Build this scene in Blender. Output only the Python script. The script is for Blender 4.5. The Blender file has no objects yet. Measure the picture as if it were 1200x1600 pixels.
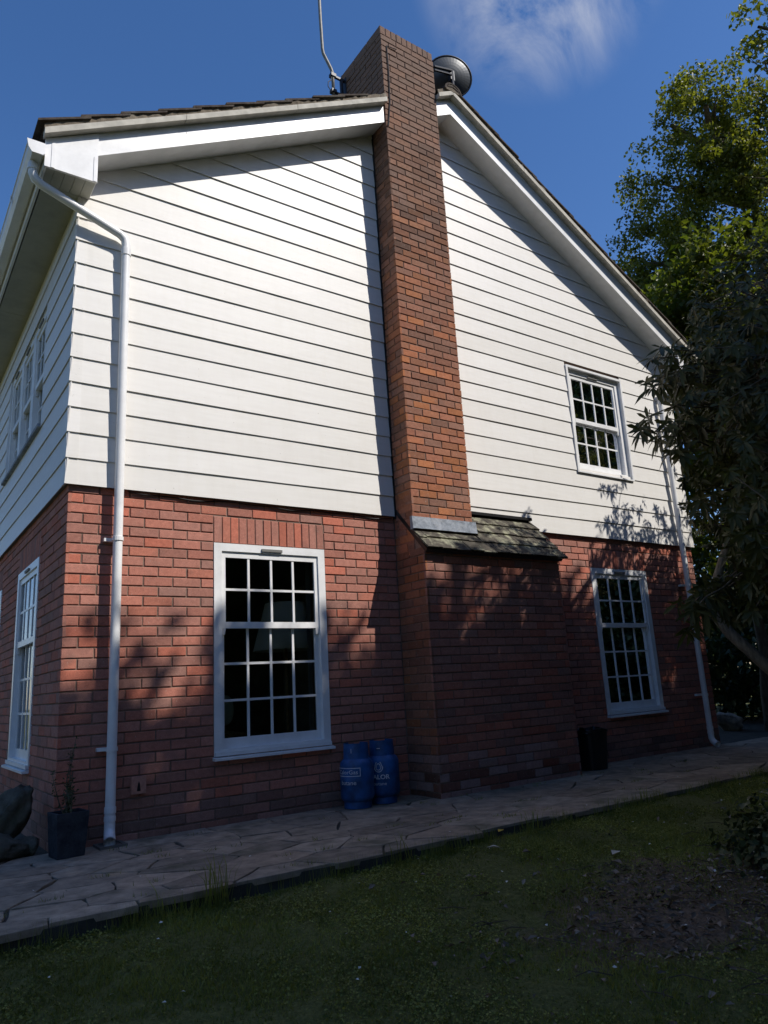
import bpy, math, random
import numpy as np
from mathutils import Vector, Matrix

random.seed(7)
rng = np.random.default_rng(11)
SC = bpy.context.scene
COL = SC.collection

# ------------------------------------------------------------------ camera
CAM = Vector((-1.1116, -5.533, 0.9325))
YAW, PITCH, ROLL = -0.6170, 0.2335, -0.0574
FPX = 1147.2                      # focal length in pixels of a 1200x1600 frame
_r = Vector((math.cos(YAW), math.sin(YAW), 0))
C_FWD = Vector((-math.sin(YAW) * math.cos(PITCH), math.cos(YAW) * math.cos(PITCH), math.sin(PITCH)))
_u = _r.cross(C_FWD)
C_RIGHT = _r * math.cos(ROLL) + _u * math.sin(ROLL)
C_UP = -_r * math.sin(ROLL) + _u * math.cos(ROLL)
cam_d = bpy.data.cameras.new('camera')
cam_d.sensor_fit = 'VERTICAL'
cam_d.sensor_height = 36.0
cam_d.sensor_width = 27.0
cam_d.lens = FPX / 1600 * 36.0
cam_d.clip_start = 0.05
cam_d.clip_end = 2000
cam = bpy.data.objects.new('camera', cam_d)
COL.objects.link(cam)
m3 = Matrix((C_RIGHT, C_UP, -C_FWD)).transposed()
cam.matrix_world = Matrix.Translation(CAM) @ m3.to_4x4()
SC.camera = cam

# ------------------------------------------------------------------ sky, sun, exposure
SUN_DIR = Vector((0.68, -1.0, 1.30)).normalized()
SKY_STRENGTH = 0.135
SUN_STRENGTH = 4.7
SC.view_settings.view_transform = 'Standard'
SC.view_settings.look = 'None'
SC.view_settings.gamma = 1.0
SC.view_settings.exposure = 0.02
SC.view_settings.use_curve_mapping = False
SC.cycles.max_bounces = 5
SC.cycles.diffuse_bounces = 3
SC.cycles.glossy_bounces = 3
SC.cycles.transmission_bounces = 4
SC.cycles.transparent_max_bounces = 8
world = bpy.data.worlds.new('World')
SC.world = world
world.use_nodes = True
wn, wl = world.node_tree.nodes, world.node_tree.links
wn.clear()
wo = wn.new('ShaderNodeOutputWorld')
bg = wn.new('ShaderNodeBackground')
bg.inputs['Strength'].default_value = SKY_STRENGTH
sky = wn.new('ShaderNodeTexSky')
sky.sky_type = 'NISHITA'
sky.sun_disc = False
sky.sun_elevation = math.asin(SUN_DIR.z)
sky.sun_rotation = math.atan2(SUN_DIR.x, SUN_DIR.y)
sky.air_density = 1.0
sky.dust_density = 0.35
sky.ozone_density = 2.2
sky.altitude = 50
tc = wn.new('ShaderNodeTexCoord')
mp = wn.new('ShaderNodeMapping')
mp.inputs['Location'].default_value = (0.37, 0.62, 0.1)
mp.inputs['Scale'].default_value = (1.0, 1.0, 1.0)
nz = wn.new('ShaderNodeTexNoise')
nz.inputs['Scale'].default_value = 7.0
nz.inputs['Detail'].default_value = 9
nz.inputs['Roughness'].default_value = 0.62
nz.inputs['Distortion'].default_value = 0.5
cr = wn.new('ShaderNodeValToRGB')
cr.color_ramp.elements[0].position = 0.40
cr.color_ramp.elements[1].position = 0.74
# a bank of thin cloud: soft patch round one direction
dp = wn.new('ShaderNodeVectorMath'); dp.operation = 'DOT_PRODUCT'
dp.inputs[1].default_value = Vector((0.528, 0.390, 0.752)).normalized()
mr = wn.new('ShaderNodeMapRange')
mr.interpolation_type = 'SMOOTHSTEP'
mr.inputs['From Min'].default_value = 0.9885
mr.inputs['From Max'].default_value = 1.0
mr.inputs['To Min'].default_value = 0.0
mr.inputs['To Max'].default_value = 1.0
mm = wn.new('ShaderNodeMath'); mm.operation = 'MULTIPLY'
mix = wn.new('ShaderNodeMix'); mix.data_type = 'RGBA'
mix.inputs['B'].default_value = (5.0, 5.15, 5.6, 1)
hs = wn.new('ShaderNodeHueSaturation')
hs.inputs['Saturation'].default_value = 1.24
wl.new(tc.outputs['Generated'], mp.inputs['Vector'])
wl.new(mp.outputs[0], nz.inputs['Vector'])
wl.new(nz.outputs['Fac'], cr.inputs['Fac'])
wl.new(tc.outputs['Generated'], dp.inputs[0])
wl.new(dp.outputs['Value'], mr.inputs['Value'])
wl.new(cr.outputs['Color'], mm.inputs[0])
wl.new(mr.outputs['Result'], mm.inputs[1])
wl.new(mm.outputs[0], mix.inputs['Factor'])
wl.new(sky.outputs[0], hs.inputs['Color'])
tn = wn.new('ShaderNodeMix'); tn.data_type = 'RGBA'; tn.blend_type = 'MULTIPLY'
tn.inputs['Factor'].default_value = 1.0
tn.inputs['B'].default_value = (1.04, 0.97, 1.08, 1)
wl.new(hs.outputs[0], tn.inputs['A'])
wl.new(tn.outputs['Result'], mix.inputs['A'])
wl.new(mix.outputs['Result'], bg.inputs['Color'])
wl.new(bg.outputs[0], wo.inputs['Surface'])

sun_d = bpy.data.lights.new('sun', 'SUN')
sun_d.energy = SUN_STRENGTH
sun_d.angle = math.radians(0.53)
sun_d.color = (1.0, 0.955, 0.89)
sun = bpy.data.objects.new('sun', sun_d)
COL.objects.link(sun)
sun.location = (5, -10, 15)
sun.rotation_euler = SUN_DIR.to_track_quat('Z', 'Y').to_euler()

# ------------------------------------------------------------------ helpers
def project(p):
    d = Vector(p) - CAM
    w = d.dot(C_FWD)
    if w < 0.1:
        return None
    return (600 + FPX * d.dot(C_RIGHT) / w, 800 - FPX * d.dot(C_UP) / w)


def tag(o, label=None, cat=None, group=None, kind=None):
    if label: o['label'] = label
    if cat: o['category'] = cat
    if group: o['group'] = group
    if kind: o['kind'] = kind
    return o


def empty(name, loc=(0, 0, 0), rz=0.0, parent=None):
    o = bpy.data.objects.new(name, None)
    o.empty_display_size = 0.1
    COL.objects.link(o)
    o.location = loc
    o.rotation_euler = (0, 0, rz)
    o.parent = parent
    return o


class MB:
    """collects polygons, then links them as one mesh object"""
    def __init__(s):
        s.v, s.f, s.t = [], [], []

    def poly(s, pts, tint=None):
        b = len(s.v)
        s.v.extend([tuple(p) for p in pts])
        s.f.append(tuple(range(b, b + len(pts))))
        s.t.append(tint)

    def box(s, x0, x1, y0, y1, z0, z1, M=None, tint=None):
        if x0 > x1: x0, x1 = x1, x0
        if y0 > y1: y0, y1 = y1, y0
        if z0 > z1: z0, z1 = z1, z0
        c = [(x0, y0, z0), (x1, y0, z0), (x1, y1, z0), (x0, y1, z0), (x0, y0, z1), (x1, y0, z1), (x1, y1, z1), (x0, y1, z1)]
        s.hexa(c, M, tint)

    def hexa(s, c, M=None, tint=None):
        if M: c = [M(*q) for q in c]
        b = len(s.v)
        s.v.extend([tuple(p) for p in c])
        for q in ((0, 3, 2, 1), (4, 5, 6, 7), (0, 1, 5, 4), (1, 2, 6, 5), (2, 3, 7, 6), (3, 0, 4, 7)):
            s.f.append(tuple(b + i for i in q)); s.t.append(tint)

    def prism(s, poly, axis, a0, a1, tint=None):
        """poly in the two other axes, extruded along axis"""
        def P(q, a):
            return {'x': (a, q[0], q[1]), 'y': (q[0], a, q[1]), 'z': (q[0], q[1], a)}[axis]
        n = len(poly); b = len(s.v)
        s.v.extend([P(q, a0) for q in poly]); s.v.extend([P(q, a1) for q in poly])
        s.f.append(tuple(b + i for i in range(n))); s.t.append(tint)
        s.f.append(tuple(b + n + i for i in reversed(range(n)))); s.t.append(tint)
        for i in range(n):
            j = (i + 1) % n
            s.f.append((b + i, b + n + i, b + n + j, b + j)); s.t.append(tint)

    def tube(s, pts, rad, n=10, caps=True, tint=None):
        pts = [Vector(p) for p in pts]
        if not hasattr(rad, '__len__'): rad = [rad] * len(pts)
        b = len(s.v)
        T = (pts[1] - pts[0]).normalized()
        ref = Vector((0, 0, 1)) if abs(T.z) < 0.9 else Vector((1, 0, 0))
        X = T.cross(ref).normalized()
        for i, p in enumerate(pts):
            if i == 0: t = pts[1] - pts[0]
            elif i == len(pts) - 1: t = pts[-1] - pts[-2]
            else: t = (pts[i + 1] - pts[i]).normalized() + (pts[i] - pts[i - 1]).normalized()
            t.normalize()
            X = (X - t * X.dot(t)).normalized()
            Y = t.cross(X)
            for k in range(n):
                a = 2 * math.pi * k / n
                s.v.append(tuple(p + (X * math.cos(a) + Y * math.sin(a)) * rad[i]))
        for i in range(len(pts) - 1):
            for k in range(n):
                k2 = (k + 1) % n
                s.f.append((b + i * n + k, b + i * n + k2, b + (i + 1) * n + k2, b + (i + 1) * n + k)); s.t.append(tint)
        if caps:
            s.f.append(tuple(b + k for k in reversed(range(n)))); s.t.append(tint)
            e = b + (len(pts) - 1) * n
            s.f.append(tuple(e + k for k in range(n))); s.t.append(tint)

    def lathe(s, prof, n=24, c=(0, 0), tint=None, sx=1.0, sy=1.0):
        """prof: list of (r, z)"""
        b = len(s.v)
        for r, z in prof:
            for k in range(n):
                a = 2 * math.pi * k / n
                s.v.append((c[0] + r * sx * math.cos(a), c[1] + r * sy * math.sin(a), z))
        for i in range(len(prof) - 1):
            for k in range(n):
                k2 = (k + 1) % n
                s.f.append((b + i * n + k, b + i * n + k2, b + (i + 1) * n + k2, b + (i + 1) * n + k)); s.t.append(tint)

    def build(s, name, mat, parent=None, smooth=False, loc=None):
        me = bpy.data.meshes.new(name)
        me.from_pydata(s.v, [], s.f)
        if any(t is not None for t in s.t):
            at = me.color_attributes.new('tint', 'FLOAT_COLOR', 'CORNER')
            buf = []
            for f, t in zip(s.f, s.t):
                c = t if t is not None else (0.5, 0.5, 0.5)
                buf.extend((c[0], c[1], c[2], 1.0) * len(f))
            at.data.foreach_set('color', buf)
        if smooth:
            me.polygons.foreach_set('use_smooth', [True] * len(me.polygons))
        me.materials.append(mat)
        me.update()
        o = bpy.data.objects.new(name, me)
        COL.objects.link(o)
        if loc is not None: o.location = loc
        o.parent = parent
        return o


def np_mesh(name, verts, nper, mat, parent=None, faces_local=None, tint=None, loc=None, smooth=False):
    """many copies of one small patch: verts (N, nper, 3); faces_local = list of index tuples of equal length"""
    N = verts.shape[0]
    fl = np.array(faces_local, dtype=np.int64)
    k = fl.shape[1]
    idx = (fl[None, :, :] + (np.arange(N) * nper)[:, None, None]).reshape(-1)
    nf = N * fl.shape[0]
    me = bpy.data.meshes.new(name)
    me.vertices.add(N * nper)
    me.vertices.foreach_set('co', verts.reshape(-1).astype(np.float32))
    me.loops.add(nf * k)
    me.loops.foreach_set('vertex_index', idx.astype(np.int32))
    me.polygons.add(nf)
    me.polygons.foreach_set('loop_start', (np.arange(nf) * k).astype(np.int32))
    me.polygons.foreach_set('loop_total', np.full(nf, k, dtype=np.int32))
    if smooth:
        me.polygons.foreach_set('use_smooth', np.ones(nf, dtype=bool))
    me.update(calc_edges=True)
    me.validate()
    if tint is not None:                     # (N,3)
        at = me.color_attributes.new('tint', 'FLOAT_COLOR', 'POINT')
        c = np.ones((N, nper, 4), dtype=np.float32)
        c[:, :, :3] = tint[:, None, :]
        at.data.foreach_set('color', c.reshape(-1))
    me.materials.append(mat)
    o = bpy.data.objects.new(name, me)
    COL.objects.link(o)
    if loc is not None: o.location = loc
    o.parent = parent
    return o


# ------------------------------------------------------------------ materials
class Mat:
    def __init__(s, name):
        s.m = bpy.data.materials.new(name)
        s.m.use_nodes = True
        s.n, s.l = s.m.node_tree.nodes, s.m.node_tree.links
        s.b = s.n['Principled BSDF']
        s.out = s.n['Material Output']

    def new(s, t, **kw):
        n = s.n.new(t)
        for k, v in kw.items():
            if k in n.inputs: n.inputs[k].default_value = v
            else: setattr(n, k, v)
        return n

    def link(s, a, b): s.l.new(a, b)

    def coord(s, kind='Object'):
        return s.new('ShaderNodeTexCoord').outputs[kind]

    def pos(s):
        return s.new('ShaderNodeNewGeometry').outputs['Position']

    def noise(s, vec, scale, detail=4, rough=0.55, out='Fac', **kw):
        n = s.new('ShaderNodeTexNoise', **kw)
        n.inputs['Scale'].default_value = scale
        n.inputs['Detail'].default_value = detail
        n.inputs['Roughness'].default_value = rough
        s.link(vec, n.inputs['Vector'])
        return n.outputs[out]

    def ramp(s, fac, stops):
        r = s.new('ShaderNodeValToRGB')
        e = r.color_ramp.elements
        while len(e) < len(stops): e.new(0.5)
        for q, (p, c) in zip(e, stops):
            q.position = p
            q.color = (c[0], c[1], c[2], 1) if hasattr(c, '__len__') else (c, c, c, 1)
        s.link(fac, r.inputs['Fac'])
        return r.outputs['Color']

    def mix(s, a, b, fac, blend='MIX'):
        m = s.new('ShaderNodeMix')
        m.data_type = 'RGBA'
        m.blend_type = blend
        for v, nm in ((fac, 'Factor'), (a, 'A'), (b, 'B')):
            if hasattr(v, 'is_linked') or isinstance(v, bpy.types.NodeSocket): s.link(v, m.inputs[nm])
            elif nm == 'Factor': m.inputs[nm].default_value = v
            else: m.inputs[nm].default_value = (v[0], v[1], v[2], 1)
        return m.outputs['Result']

    def base(s, c):
        if isinstance(c, bpy.types.NodeSocket): s.link(c, s.b.inputs['Base Color'])
        else: s.b.inputs['Base Color'].default_value = (c[0], c[1], c[2], 1)

    def set(s, rough=0.6, metal=0.0, spec=None):
        s.b.inputs['Roughness'].default_value = rough
        s.b.inputs['Metallic'].default_value = metal
        if spec is not None: s.b.inputs['Specular IOR Level'].default_value = spec

    def bump(s, h, strength=0.3, dist=0.01):
        b = s.new('ShaderNodeBump')
        b.inputs['Strength'].default_value = strength
        b.inputs['Distance'].default_value = dist
        s.link(h, b.inputs['Height'])
        s.link(b.outputs[0], s.b.inputs['Normal'])


def simple(name, col, rough=0.6, metal=0.0, var=0.15, scale=6.0, bump=0.0, bscale=60.0, spec=None):
    m = Mat(name)
    P = m.pos()
    n = m.noise(P, scale, 5)
    lo = tuple(c * (1 - var) for c in col); hi = tuple(min(1, c * (1 + var)) for c in col)
    m.base(m.ramp(n, [(0.3, lo), (0.7, hi)]))
    m.set(rough, metal, spec)
    if bump:
        m.bump(m.noise(P, bscale, 4), bump, 0.004)
    return m.m


def tint_node(m):
    a = m.new('ShaderNodeAttribute')
    a.attribute_name = 'tint'
    return a.outputs['Color']


def make_brick_mat():
    m = Mat('brick')
    P = m.pos()
    t = tint_node(m)
    # burnt grey blushes inside single bricks
    sm = m.noise(P, 7.0, 3, 0.6)
    blush = m.ramp(sm, [(0.56, 0.0), (0.74, 0.5)])
    c = m.mix(t, (0.17, 0.11, 0.09), blush)
    fine = m.noise(P, 160, 3, 0.7)
    c = m.mix(c, m.ramp(fine, [(0.3, (0.62,) * 3), (0.7, (1.25,) * 3)]), 0.6, 'MULTIPLY')
    med = m.noise(P, 28, 4, 0.6)
    c = m.mix(c, m.ramp(med, [(0.3, (0.75,) * 3), (0.72, (1.2,) * 3)]), 0.7, 'MULTIPLY')
    spk = m.noise(P, 75, 2, 0.5)
    c = m.mix(c, (0.5, 0.42, 0.36), m.ramp(spk, [(0.68, 0.0), (0.74, 0.5)]))
    m.base(c)
    m.set(0.92, spec=0.2)
    m.bump(m.mix(fine, med, 0.4), 0.55, 0.004)
    return m.m


def make_mortar_mat():
    m = Mat('mortar')
    P = m.pos()
    n = m.noise(P, 40, 5, 0.65)
    n2 = m.noise(P, 3, 3)
    c = m.ramp(n, [(0.3, (0.18, 0.120, 0.092)), (0.7, (0.285, 0.195, 0.155))])
    c = m.mix(c, m.ramp(n2, [(0.35, (0.7,) * 3), (0.65, (1.1,) * 3)]), 1.0, 'MULTIPLY')
    m.base(c); m.set(0.95, spec=0.1)
    m.bump(n, 0.5, 0.004)
    return m.m


def make_board_mat():
    m = Mat('white_cladding')
    P = m.pos()
    mp = m.new('ShaderNodeMapping')
    mp.inputs['Scale'].default_value = (1.2, 1.2, 14.0)
    m.link(P, mp.inputs['Vector'])
    n = m.noise(mp.outputs[0], 2.2, 5, 0.6)
    mp2 = m.new('ShaderNodeMapping')
    mp2.inputs['Scale'].default_value = (9.0, 9.0, 1.0)
    m.link(P, mp2.inputs['Vector'])
    streak = m.noise(mp2.outputs[0], 1.6, 5, 0.65)
    c = m.ramp(n, [(0.25, (0.74, 0.715, 0.675)), (0.6, (0.785, 0.762, 0.722))])
    c = m.mix(c, m.ramp(streak, [(0.30, (0.86, 0.845, 0.80)), (0.55, (1.0, 1.0, 1.0))]), 0.22, 'MULTIPLY')
    sp = m.noise(P, 45, 2, 0.5)
    c = m.mix(c, (0.25, 0.23, 0.2), m.ramp(sp, [(0.755, 0.0), (0.78, 0.5)]))
    oi = m.new('ShaderNodeObjectInfo')
    c = m.mix(c, m.ramp(oi.outputs['Random'], [(0.0, (0.955, 0.95, 0.935)), (1.0, (1.03, 1.03, 1.03))]), 1.0, 'MULTIPLY')
    m.base(c); m.set(0.48, spec=0.35)
    m.bump(m.noise(P, 18, 4, 0.6), 0.06, 0.01)
    return m.m


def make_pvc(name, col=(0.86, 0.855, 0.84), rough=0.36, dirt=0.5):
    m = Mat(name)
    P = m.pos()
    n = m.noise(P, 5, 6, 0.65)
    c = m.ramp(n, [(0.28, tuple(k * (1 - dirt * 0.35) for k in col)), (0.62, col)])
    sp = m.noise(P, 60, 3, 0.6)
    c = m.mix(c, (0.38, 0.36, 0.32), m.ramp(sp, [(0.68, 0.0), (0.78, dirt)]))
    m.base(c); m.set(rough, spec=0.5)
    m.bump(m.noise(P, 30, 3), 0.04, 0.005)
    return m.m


def make_glass():
    m = Mat('window_glass')
    m.n.remove(m.b)
    P = m.pos()
    tr = m.new('ShaderNodeBsdfTransparent')
    tr.inputs['Color'].default_value = (0.86, 0.89, 0.88, 1)
    gl = m.new('ShaderNodeBsdfGlossy')
    gl.inputs['Roughness'].default_value = 0.015
    gl.inputs['Color'].default_value = (0.95, 0.97, 1.0, 1)
    bp = m.new('ShaderNodeBump')
    bp.inputs['Strength'].default_value = 0.035
    bp.inputs['Distance'].default_value = 0.02
    m.link(m.noise(P, 2.3, 2), bp.inputs['Height'])
    m.link(bp.outputs[0], gl.inputs['Normal'])
    fr = m.new('ShaderNodeFresnel')
    fr.inputs['IOR'].default_value = 1.5
    mx = m.new('ShaderNodeMixShader')
    m.link(fr.outputs[0], mx.inputs[0]); m.link(tr.outputs[0], mx.inputs[1]); m.link(gl.outputs[0], mx.inputs[2])
    m.link(mx.outputs[0], m.out.inputs['Surface'])
    return m.m


def make_leaf(name, dark, light, rough=0.45, trans=0.35, spec=0.4):
    m = Mat(name)
    t = tint_node(m)
    P = m.pos()
    n = m.noise(P, 1.1, 3)
    c = m.mix(dark, light, t)
    c = m.mix(c, m.ramp(n, [(0.3, (0.7,) * 3), (0.7, (1.25,) * 3)]), 1.0, 'MULTIPLY')
    m.base(c); m.set(rough, spec=spec)
    tl = m.new('ShaderNodeBsdfTranslucent')
    m.link(m.mix(c, (1.6, 1.7, 0.7), 1.0, 'MULTIPLY'), tl.inputs['Color'])
    mx = m.new('ShaderNodeMixShader')
    mx.inputs[0].default_value = trans
    m.link(m.b.outputs[0], mx.inputs[1]); m.link(tl.outputs[0], mx.inputs[2])
    m.link(mx.outputs[0], m.out.inputs['Surface'])
    return m.m


def make_bark(name, a=(0.07, 0.055, 0.04), b=(0.22, 0.18, 0.13)):
    m = Mat(name)
    P = m.pos()
    mp = m.new('ShaderNodeMapping')
    mp.inputs['Scale'].default_value = (6, 6, 1.5)
    m.link(P, mp.inputs['Vector'])
    n = m.noise(mp.outputs[0], 4, 6, 0.7)
    m.base(m.ramp(n, [(0.3, a), (0.7, b)])); m.set(0.9, spec=0.15)
    m.bump(n, 0.8, 0.02)
    return m.m


def make_stone_mat():
    m = Mat('paving')
    P = m.pos()
    t = tint_node(m)
    n = m.noise(P, 9, 6, 0.65)
    c = m.mix(t, m.ramp(n, [(0.3, (0.55,) * 3), (0.7, (1.3,) * 3)]), 1.0, 'MULTIPLY')
    moss = m.noise(P, 2.4, 5, 0.6)
    c = m.mix(c, (0.055, 0.065, 0.03), m.ramp(moss, [(0.54, 0.0), (0.70, 0.6)]))
    sp = m.noise(P, 38, 3, 0.55)
    c = m.mix(c, (0.42, 0.41, 0.38), m.ramp(sp, [(0.70, 0.0), (0.76, 0.5)]))
    m.base(c); m.set(0.85, spec=0.3)
    m.bump(m.mix(n, m.noise(P, 70, 4, 0.7), 0.4), 0.6, 0.012)
    return m.m


def make_soil_mat():
    m = Mat('mossy_turf')
    P = m.pos()
    n = m.noise(P, 1.3, 5, 0.6)
    f = m.noise(P, 45, 5, 0.7)
    g = m.ramp(f, [(0.3, (0.085, 0.095, 0.028)), (0.7, (0.22, 0.22, 0.08))])
    d = m.ramp(f, [(0.3, (0.12, 0.085, 0.055)), (0.7, (0.30, 0.215, 0.15))])
    mp = m.new('ShaderNodeMapping')
    mp.vector_type = 'POINT'
    mp.inputs['Location'].default_value = (-2.45 / 1.1, 3.12 / .56, 0)
    mp.inputs['Scale'].default_value = (1 / 1.1, 1 / .56, 0)
    m.link(P, mp.inputs['Vector'])
    ln = m.new('ShaderNodeVectorMath'); ln.operation = 'LENGTH'
    m.link(mp.outputs[0], ln.inputs[0])
    ad = m.new('ShaderNodeMath'); ad.operation = 'SUBTRACT'
    m.link(n, ad.inputs[0]); 
    sc_ = m.new('ShaderNodeMath'); sc_.operation = 'MULTIPLY'; sc_.inputs[1].default_value = .45
    m.link(ln.outputs['Value'], sc_.inputs[0]); m.link(sc_.outputs[0], ad.inputs[1])
    m.base(m.mix(g, d, m.ramp(ad.outputs[0], [(0.02, 0.0), (0.16, 1.0)])))
    m.set(0.95, spec=0.1)
    m.bump(f, 0.9, 0.03)
    return m.m


def make_tile_mat(name, base, lichen, amount=0.5):
    m = Mat(name)
    P = m.pos()
    n = m.noise(P, 14, 6, 0.7)
    c = m.ramp(n, [(0.3, tuple(k * 0.5 for k in base)), (0.7, tuple(k * 1.4 for k in base))])
    l = m.noise(P, 6, 6, 0.7, Distortion=0.4)
    c = m.mix(c, lichen, m.ramp(l, [(0.5, 0.0), (0.66, amount)]))
    m.base(c); m.set(0.93, spec=0.15)
    m.bump(m.mix(n, m.noise(P, 80, 4, 0.7), 0.5), 0.7, 0.012)
    return m.m


BRICK = make_brick_mat()
MORTAR = make_mortar_mat()
BOARD = make_board_mat()
PVC = make_pvc('white_pvc')
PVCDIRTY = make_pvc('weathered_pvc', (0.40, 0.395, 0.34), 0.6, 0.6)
UNDERCLOAK = simple('fibre_cement', (0.50, 0.47, 0.40), 0.9, var=0.22, scale=9, bump=0.3)
GLASS = make_glass()
DARKPLASTIC = simple('black_plastic', (0.012, 0.012, 0.013), 0.38, var=0.3, scale=12)
RUBBER = simple('black_cable', (0.012, 0.012, 0.012), 0.6)
VENT = simple('vent_grey', (0.16, 0.155, 0.14), 0.7)
LEAD = make_tile_mat('lead', (0.26, 0.285, 0.32), (0.45, 0.47, 0.50), 0.6)
SLATE = make_tile_mat('old_plain_tile', (0.085, 0.075, 0.06), (0.40, 0.39, 0.27), 0.8)
ROOFTILE = make_tile_mat('concrete_roof_tile', (0.075, 0.060, 0.050), (0.17, 0.16, 0.13), 0.5)
BEDDING = make_tile_mat('verge_mortar', (0.17, 0.14, 0.105), (0.33, 0.30, 0.24), 0.6)
STEEL = simple('galvanised_steel', (0.20, 0.19, 0.165), 0.55, 0.15, var=0.3, scale=20)
DARKMETAL = simple('dark_painted_metal', (0.018, 0.02, 0.026), 0.5, 0.2)
DISHGREY = simple('dish_grey', (0.06, 0.066, 0.07), 0.45, 0.1, var=0.1)
PAVING = make_stone_mat()
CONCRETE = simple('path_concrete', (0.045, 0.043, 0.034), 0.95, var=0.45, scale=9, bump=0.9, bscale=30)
TURF = make_soil_mat()
TERRACOTTA = simple('terracotta', (0.46, 0.22, 0.16), 0.85, var=0.2, scale=30, bump=0.3)
ROCK = make_tile_mat('rough_rock', (0.10, 0.096, 0.075), (0.06, 0.07, 0.035), 0.6)
PALESTONE = make_tile_mat('pale_stone', (0.42, 0.40, 0.34), (0.25, 0.25, 0.2), 0.5)
SLATEPOT = make_tile_mat('slate_planter', (0.042, 0.046, 0.055), (0.07, 0.075, 0.08), 0.4)
BLUE = simple('blue_cylinder_paint', (0.014, 0.075, 0.22), 0.5, 0.0, var=0.5, scale=11, bump=0.25)
WHITEPRINT = simple('white_print', (0.62, 0.64, 0.66), 0.6, var=0.2, scale=60)
BRASS = simple('brass_valve', (0.45, 0.36, 0.18), 0.35, 0.9)
ROOM = simple('room_plaster', (0.22, 0.19, 0.15), 0.9)
CURTAIN = simple('curtain_cloth', (0.36, 0.38, 0.42), 0.95, var=0.2, scale=3)
CREAM = simple('cream_shade', (0.72, 0.66, 0.48), 0.8, var=0.08)
PALEGREY = simple('pale_lampshade', (0.78, 0.77, 0.70), 0.85, var=0.08)
WOOD = simple('varnished_wood', (0.36, 0.21, 0.09), 0.5, var=0.3, scale=20)
OAKLEAF = make_leaf('oak_leaf', (0.065, 0.082, 0.012), (0.215, 0.215, 0.032), 0.5, 0.42)
YELLEAF = make_leaf('young_leaf', (0.055, 0.08, 0.012), (0.16, 0.175, 0.024), 0.5, 0.40)
RHODO = make_leaf('rhododendron_leaf', (0.042, 0.048, 0.015), (0.105, 0.108, 0.040), 0.48, 0.12, 0.25)
SHADELEAF = make_leaf('dense_leaf', (0.03, 0.055, 0.012), (0.07, 0.10, 0.025), 0.55, 0.12)
IVYLEAF = make_leaf('ivy_leaf', (0.028, 0.042, 0.014), (0.075, 0.09, 0.036), 0.5, 0.12, 0.3)
GRASS = make_leaf('grass_blade', (0.095, 0.118, 0.02), (0.31, 0.31, 0.08), 0.6, 0.25, 0.25)
LITTER = make_leaf('dead_leaf', (0.11, 0.08, 0.058), (0.34, 0.26, 0.20), 0.8, 0.05, 0.2)
PETAL = simple('pale_petal', (0.62, 0.60, 0.52), 0.8)
YELLOWLEAF = simple('yellow_dead_leaf', (0.50, 0.32, 0.03), 0.7)
PALELEAF = simple('pale_dead_leaf', (0.46, 0.43, 0.36), 0.8)
BARK = make_bark('bark')
PALEBARK = make_bark('pale_bark', (0.12, 0.10, 0.075), (0.36, 0.31, 0.24))

# ------------------------------------------------------------------ dimensions (metres)
XR = 7.763            # gable width
XM = XR / 2           # ridge
XC = 2.926            # left face of chimney
SW = 0.735            # stack width
DC = 0.290            # stack projection
BW, BD = 1.748, 0.430 # chimney breast
ZB = 2.500            # bottom of the cladding
EXPO = 0.2006         # exposure of a board
DB = 0.036            # how proud the boards' lower edges are
TAN = 0.565           # roof pitch
ZAP = 7.30            # soffit apex
VERGE = 0.27          # bargeboard projection
BH = 0.255            # bargeboard height
DEPTH = 9.0           # house depth
ZE = 4.885            # eaves soffit
XE = -0.33            # eaves fascia
WIN1 = (1.115, 2.137, 0.49, 2.14)
WIN2 = (5.687, 6.709, 0.49, 2.14)
WIN3 = (5.665, 6.660, 3.31, 4.63)
SIDE1 = (0.985, 1.985, 0.465, 2.14)
SIDE2 = (3.00, 4.00, 0.465, 2.14)
SIDE3 = (1.10, 3.10, 3.33, 4.50)
def zs(x): return ZAP - TAN * abs(x - XM)

# ------------------------------------------------------------------ ground
def ground_z(x, y):
    t = min(1, max(0, (x - 0.0) / 6.0)); t = t * t * (3 - 2 * t)
    z = -0.078 + 0.045 * t
    if y < -1.75:
        z -= 0.105 * min(6.0, (-1.75 - y))
    return z

def sorted_breaks(lo, hi, far, step):
    a = list(np.arange(lo, hi + 1e-6, step))
    g = 1.0
    L, H = [], []
    p = lo
    while p > -far: p -= g; g *= 1.5; L.append(max(p, -far))
    g = 1.0; p = hi
    while p < far: p += g; g *= 1.5; H.append(min(p, far))
    return list(reversed(L)) + a + H

gx = sorted_breaks(-3.0, 9.0, 400, 0.06)
gy = sorted_breaks(-5.0, -1.6, 400, 0.06)
GX, GY = np.meshgrid(gx, gy)
GZ = np.vectorize(ground_z)(GX, GY)
near = (GX > -3) & (GX < 9) & (GY > -5) & (GY < -1.75)
GZ = GZ + near * (rng.normal(0, 0.006, GX.shape) + 0.012 * np.sin(GX * 5.1 + GY * 2.2) * np.cos(GY * 6.3 - GX))
nx, ny = len(gx), len(gy)
vv = np.stack([GX, GY, GZ], -1).reshape(-1, 3)
ff = [(j * nx + i, j * nx + i + 1, (j + 1) * nx + i + 1, (j + 1) * nx + i) for j in range(ny - 1) for i in range(nx - 1)]
me = bpy.data.meshes.new('ground')
me.from_pydata(vv.tolist(), [], ff)
me.polygons.foreach_set('use_smooth', [True] * len(me.polygons))
me.materials.append(TURF)
ground = bpy.data.objects.new('ground', me)
COL.objects.link(ground)
tag(ground, 'dark mossy lawn in shade below the paved path', 'lawn', kind='structure')

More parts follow.
